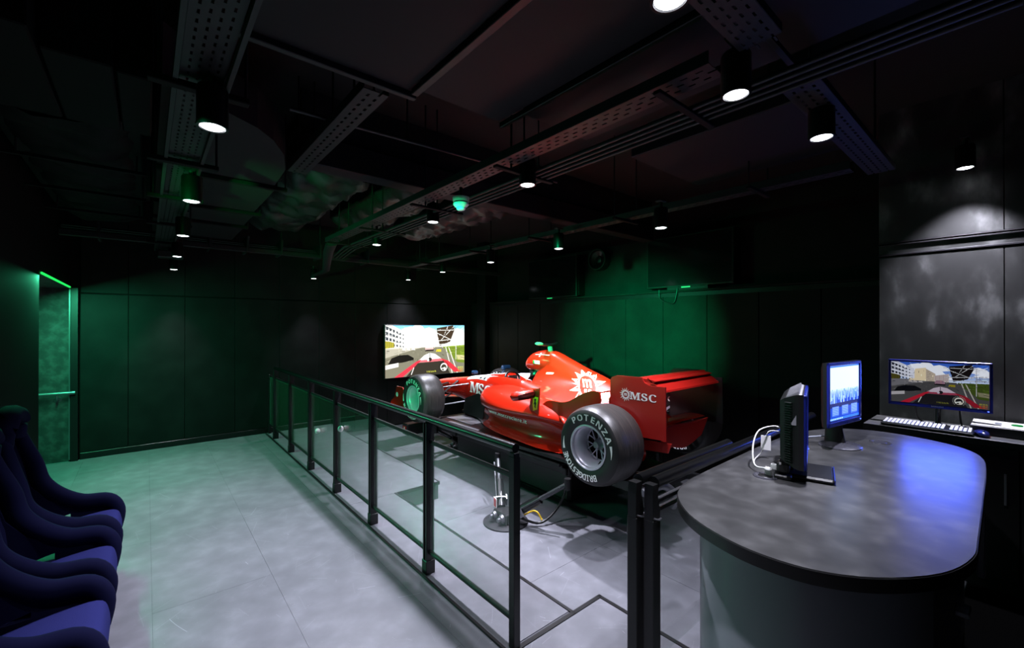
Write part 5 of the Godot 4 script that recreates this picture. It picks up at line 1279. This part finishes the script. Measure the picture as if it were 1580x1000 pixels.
# ---------------------------------------------------------------- desk against the smoky wall
func build_desk():
	var t := thing("desk", "long grey worktop fixed along the smoky wall behind the counter", "desk")
	var s := T(); bx(s, 3.94, 4.382, 0.91, 0.95, -1.6, 0.75, 0.004); obj("worktop", s, M.desk_top, t)
	s = T(); bx(s, 3.936, 3.941, 0.91, 0.948, -1.6, 0.75); obj("edge_band", s, M.black_plastic, t)
	for a in [[0.02, 0.72], [-0.68, 0.01], [-1.4, -0.69]]:
		s = T(); bx(s, 4.02, 4.038, 0.08, 0.9, a[0], a[1], 0.003); var d := obj("cabinet_door", s, M.black_plastic, t)
		s = T(); bx(s, 4.0, 4.012, 0.55, 0.74, a[0] + 0.05, a[0] + 0.062, 0.002); obj("handle", s, M.steel, d)
	s = T(); bx(s, 4.04, 4.38, 0.0, 0.91, -1.5, 0.72); obj("carcass", s, M.black_plastic, t)
	var top := 0.9512
	var mo := monitor("monitor", "wide monitor showing the race game on the desk by the smoky wall", 0.51, 0.325, 0.4, P(4.14, top, 0.385), 0.0, "screen_race_small", false)
	mo.rotation.y = yaw_for(Vector2(-1.0, -0.03))
	s = T(); add_text(s, "SAMSUNG", fbold, 0.009, Transform3D(Basis(), Vector3(0, 0.142, 0.0125))); obj("bezel_lettering", s, M.monitor_silver, mo)
	var l := AreaLight3D.new(); l.name = "monitor_glow"; add_child(l, true)
	l.area_size = Vector2(0.34, 0.2); l.light_energy = 0.4; l.light_color = Color(0.25, 0.38, 1.0); l.area_range = 10.0; l.shadow_enabled = true
	l.look_at_from_position(P(4.1, 1.26, 0.385), P(0.0, 1.26, 0.5), Vector3.UP)
	# keyboard
	t = thing("keyboard", "pale grey keyboard lying in front of the wide monitor", "keyboard", P(4.015, top + 0.005, 0.43), yaw_for(Vector2(-1.0, 0.0)))
	s = T(); box(s, Vector3(0, 0.011, 0), Vector3(0.45, 0.02, 0.138), 0.006, Basis(Vector3.RIGHT, 0.06)); obj("case", s, M.black_plastic, t)
	s = T()
	for j in 6:
		for i in 21:
			if i == 15 or i == 19 and j == 0: continue
			box(s, Vector3(-0.205 + i * 0.0205, 0.025 + (j - 2.5) * -0.0013 * -1.0 * -1.0, -0.055 + j * 0.0215), Vector3(0.017, 0.008, 0.017), 0.003)
	var keys := obj("keys", s, M.key_grey, t); keys.set_meta("kind", "stuff")
	# mouse
	t = thing("computer_mouse", "glossy computer mouse with blue light and a red glint put into its colours at the desk's front edge", "mouse", P(4.02, top, 0.175), 0.35)
	s = T(); sweep(s, [Vector3(-0.055, 0.012, 0), Vector3(-0.045, 0.017, 0), Vector3(-0.015, 0.022, 0), Vector3(0.02, 0.021, 0), Vector3(0.045, 0.014, 0), Vector3(0.053, 0.01, 0)], [Vector2(0.008, 0.008), Vector2(0.024, 0.014), Vector2(0.031, 0.018), Vector2(0.031, 0.017), Vector2(0.022, 0.011), Vector2(0.008, 0.006)], 18); obj("shell", s, M.mouse_blue_lit, t)
	s = T(); box(s, Vector3(-0.03, 0.036, 0), Vector3(0.018, 0.01, 0.006), 0.002); obj("scroll_wheel", s, M.black_plastic, t)
	s = T(); box(s, Vector3(-0.02, 0.006, 0.027), Vector3(0.03, 0.005, 0.01), 0.002); obj("red_glint", s, M.red_mark, t)  # red glint put in as a red-coloured piece
	# boxed game controller panel
	t = thing("control_box", "flat black box with a white top bearing green and grey buttons", "control box", P(4.2, top, 0.0), 0.0)
	s = T(); box(s, Vector3(0, 0.03, 0), Vector3(0.26, 0.058, 0.46), 0.004); obj("box_body", s, M.black_plastic, t)
	s = T(); box(s, Vector3(0, 0.0605, 0), Vector3(0.25, 0.003, 0.45), 0.001); obj("top_plate", s, M.white_mark, t)
	for q in [[-0.11, "grey"], [-0.03, "green"], [0.03, "grey"], [0.13, "grey"]]:
		s = T(); lathe(s, [Vector2(0.026 if q[1] == "green" else 0.016, 0.062), Vector2(0.024 if q[1] == "green" else 0.015, 0.068), Vector2(0, 0.069)], 20, Transform3D(Basis(), Vector3(0.0, 0, q[0]))); obj("button", s, M.green_mark if q[1] == "green" else M.strip_grey, t)
	t = thing("desk_cables", "black and white leads lying behind the wide monitor's stand", "cable")
	s = T(); tube(s, smooth_path([P(4.17, 1.08, 0.5), P(4.24, 1.0, 0.5), P(4.27, 0.957, 0.47), P(4.3, 0.957, 0.4)], 5), 0.006, 8); obj("lead", s, M.black_plastic, t)
	s = T(); tube(s, smooth_path([P(4.17, 1.08, 0.28), P(4.22, 1.0, 0.28), P(4.22, 0.957, 0.27), P(4.26, 0.957, 0.26)], 5), 0.006, 8); obj("lead", s, M.black_plastic, t)
	s = T(); tube(s, smooth_path([P(4.25, 0.957, 0.62), P(4.27, 0.957, 0.45), P(4.24, 0.958, 0.34), P(4.3, 0.957, 0.27)], 5), 0.004, 8); obj("lead", s, M.cable_white, t)

# ---------------------------------------------------------------- racing seats
func build_seats():
	var L := ["dark blue racing bucket seat at the far end of the row, by the passage", "second dark blue racing seat from the passage end of the row", "third dark blue racing seat from the passage end of the row", "dark blue racing seat closest to the camera, mostly cut off"]
	var s := T(); bx(s, -0.7, -0.2, 0.0, 0.16, 1.5, 4.25, 0.004)
	var pl := obj("seat_plinth", s, M.black_plastic); tag(pl, "low black plinth under the row of racing seats", "plinth")
	var proto := make_seat()
	for i in 4:
		var t: Node3D = proto if i == 0 else proto.duplicate()
		put(t, "racing_chair"); t.position = P(-0.42, 0.162, 3.86 - 0.645 * i)
		tag(t, L[i], "racing seat", "row of blue racing seats")
func make_seat() -> Node3D:
	var t := Node3D.new()
	var s := T()
	# cushion
	var G := []
	for z in [[-0.2, 0.0], [-0.17, 0.02], [0.0, 0.0], [0.17, 0.02], [0.2, 0.0]]:
		var r := []
		for q in [[0.24, 0.02], [0.29, 0.06], [0.29, 0.15], [0.25, 0.205], [0.1, 0.2], [-0.08, 0.17], [-0.2, 0.165]]: r.append(Vector3(q[0], q[1] + z[1] * (1.0 if q[1] > 0.1 else 0.0), z[0]))
		G.append(r)
	grid(s, dense(G, 4, 4), true); obj("cushion", s, M.seat_fabric, t)
	# backrest
	s = T(); G = []
	for z in [[-0.23, 0.06], [-0.15, 0.01], [0.0, -0.02], [0.15, 0.01], [0.23, 0.06]]:
		var r := []
		for q in [[-0.16, 0.14, 0.6], [-0.19, 0.35, 0.9], [-0.22, 0.55, 1.0], [-0.24, 0.72, 0.86], [-0.235, 0.84, 0.78], [-0.24, 0.96, 0.74], [-0.28, 0.995, 0.66], [-0.3, 0.9, 0.7]]: r.append(Vector3(q[0] + z[1], q[1], z[0] * q[2]))
		G.append(r)
	grid(s, dense(G, 4, 4), true); obj("backrest", s, M.seat_bolster, t)
	s = T(); sweep(s, smooth_path([Vector3(-0.2, 0.8, -0.17), Vector3(-0.19, 0.92, -0.15), Vector3(-0.195, 0.965, 0.0), Vector3(-0.19, 0.92, 0.15), Vector3(-0.2, 0.8, 0.17)], 5), same(Vector2(0.06, 0.05), 21), 10); obj("head_wing", s, M.seat_bolster, t)
	for m in [-1.0, 1.0]:
		# padded side bolster: thigh, dip at the hip, shoulder
		var pts := smooth_path([Vector3(0.265, 0.08, 0.225 * m), Vector3(0.275, 0.2, 0.228 * m), Vector3(0.22, 0.285, 0.23 * m), Vector3(0.09, 0.305, 0.235 * m), Vector3(-0.02, 0.37, 0.25 * m), Vector3(-0.1, 0.47, 0.26 * m), Vector3(-0.13, 0.6, 0.255 * m), Vector3(-0.17, 0.74, 0.215 * m), Vector3(-0.2, 0.86, 0.185 * m)], 5)
		var rd := []
		for k in pts.size():
			var f := float(k) / (pts.size() - 1)
			rd.append(Vector2(lerpf(0.034, 0.045, f), lerpf(0.032, 0.05, sin(f * PI))))
		s = T(); sweep(s, pts, rd, 14, true, Vector3(0, 0, 1)); obj("bolster", s, M.seat_bolster, t)
		s = T()
		var X := Transform3D(Basis(), Vector3(0, 0, 0.235 * m))
		prism(s, V2([0.26, 0.0, 0.26, 0.26, 0.06, 0.29, 0.04, 0.24, 0.04, 0.0]), 0.03, X)
		prism(s, V2([0.04, 0.0, 0.04, 0.13, -0.12, 0.13, -0.18, 0.0]), 0.03, X)
		prism(s, V2([0.04, 0.24, 0.06, 0.29, -0.06, 0.35, -0.14, 0.46, -0.18, 0.6, -0.24, 0.6, -0.22, 0.3, -0.12, 0.2]), 0.03, X)
		prism(s, V2([-0.12, 0.13, -0.12, 0.2, -0.22, 0.3, -0.2, 0.0, -0.18, 0.0]), 0.03, X)
		obj("side_shell", s, M.seat_bolster, t)
	s = T(); box(s, Vector3(0.02, 0.02, 0), Vector3(0.46, 0.04, 0.4), 0.01); obj("base_frame", s, M.seat_shell, t)
	return t
func same(v: Vector2, n: int) -> Array:
	var a := []
	for i in n: a.append(v)
	return a

# ---------------------------------------------------------------- wall things
func build_wall_things():
	# big race screen on the far wall
	var t := thing("wall_screen", "large bright race game screen on the dark end wall", "screen")
	var s := T(); bx(s, 3.275, 5.02, 0.675, 1.665, 7.44, 7.5, 0.006); obj("casing", s, M.black_plastic, t)
	s = T(); flat(s)
	var ps := [P(3.295, 0.69, 7.4385), P(5.0, 0.69, 7.4385), P(5.0, 1.65, 7.4385), P(3.295, 1.65, 7.4385)]; var uv := [Vector2(0, 1), Vector2(1, 1), Vector2(1, 0), Vector2(0, 0)]
	for k in [0, 2, 1, 0, 3, 2]: s.set_uv(uv[k]); s.add_vertex(ps[k])
	obj("screen", s, M.screen_race, t)
	# two dark televisions above the ledge
	for q in [[4.58, 5.706, 2.108, 2.78, "switched-off television above the ledge, further from the counter", 5.171], [2.174, 3.313, 2.14, 2.8, "switched-off television above the ledge, closer to the counter", 2.758]]:
		t = thing("television", q[4], "television", Vector3.ZERO, 0.0, "dark televisions above the ledge")
		s = T(); bx(s, 5.205, 5.26, q[2], q[3], q[0], q[1], 0.008); obj("casing", s, M.monitor_black, t)
		s = T(); bx(s, 5.2, 5.206, q[2] + 0.02, q[3] - 0.016, q[0] + 0.016, q[1] - 0.016); obj("screen", s, M.tv_screen, t)
		s = T(); bx(s, 5.26, 5.42, q[2] + 0.02, q[3] - 0.02, q[0] + 0.004, q[1] - 0.1, 0.006); obj("mount_box", s, M.black_plastic, t)
		s = T(); bx(s, 5.198, 5.206, q[2] - 0.012, q[2] + 0.004, q[5] - 0.06, q[5] + 0.06, 0.002); obj("status_light", s, M.led_dot_green, t)
		s = T(); bx(s, 5.2, 5.4, 2.1, q[2] + 0.005, q[0] + 0.3, q[1] - 0.3, 0.003); obj("foot", s, M.black_plastic, t)
	t = thing("tv_cable", "black cable looping below the television closer to the counter", "cable")
	s = T(); tube(s, smooth_path([P(5.185, 2.12, 3.12), P(5.18, 2.0, 3.1), P(5.18, 1.94, 2.98), P(5.18, 1.95, 2.9), P(5.185, 2.12, 2.86)], 6), 0.008, 8); obj("lead", s, M.black_plastic, t)
	# round speaker
	t = thing("wall_speaker", "round black speaker on the wall between the two televisions", "speaker", P(5.3, 2.66, 4.23))
	var X := Transform3D(Basis(Vector3(0, 1, 0), Vector3(-1, 0, 0), Vector3(0, 0, 1)), Vector3.ZERO)
	s = T(); lathe(s, [Vector2(0.0, -0.12), Vector2(0.16, -0.12), Vector2(0.17, 0.0), Vector2(0.165, 0.03), Vector2(0.145, 0.03)], 32, X); obj("cabinet", s, M.black_plastic, t)
	s = T(); lathe(s, [Vector2(0.145, 0.03), Vector2(0.13, 0.0), Vector2(0.06, -0.03), Vector2(0.05, -0.015), Vector2(0.0, -0.005)], 32, X); obj("cone", s, M.black_satin, t)
	# passage handrail
	t = thing("handrail", "green-lit steel handrail on the stone wall inside the side passage", "handrail")
	s = T(); tube(s, [P(-1.9, 0.835, 7.42), P(-1.2, 0.835, 7.42), P(-0.655, 0.835, 7.42)], 0.021, 14); obj("rail", s, M.steel, t)
	for b in [-0.81, -1.7]:
		s = T(); tube(s, smooth_path([P(b, 0.82, 7.42), P(b, 0.77, 7.425), P(b, 0.755, 7.45), P(b, 0.755, 7.5)], 4), 0.009, 8)
		lathe(s, [Vector2(0.035, 0), Vector2(0.033, 0.008), Vector2(0, 0.01)], 20, Transform3D(Basis(Vector3(1, 0, 0), Vector3(0, 0, 1), Vector3(0, -1, 0)), P(b, 0.755, 7.505))); obj("bracket", s, M.steel, t)
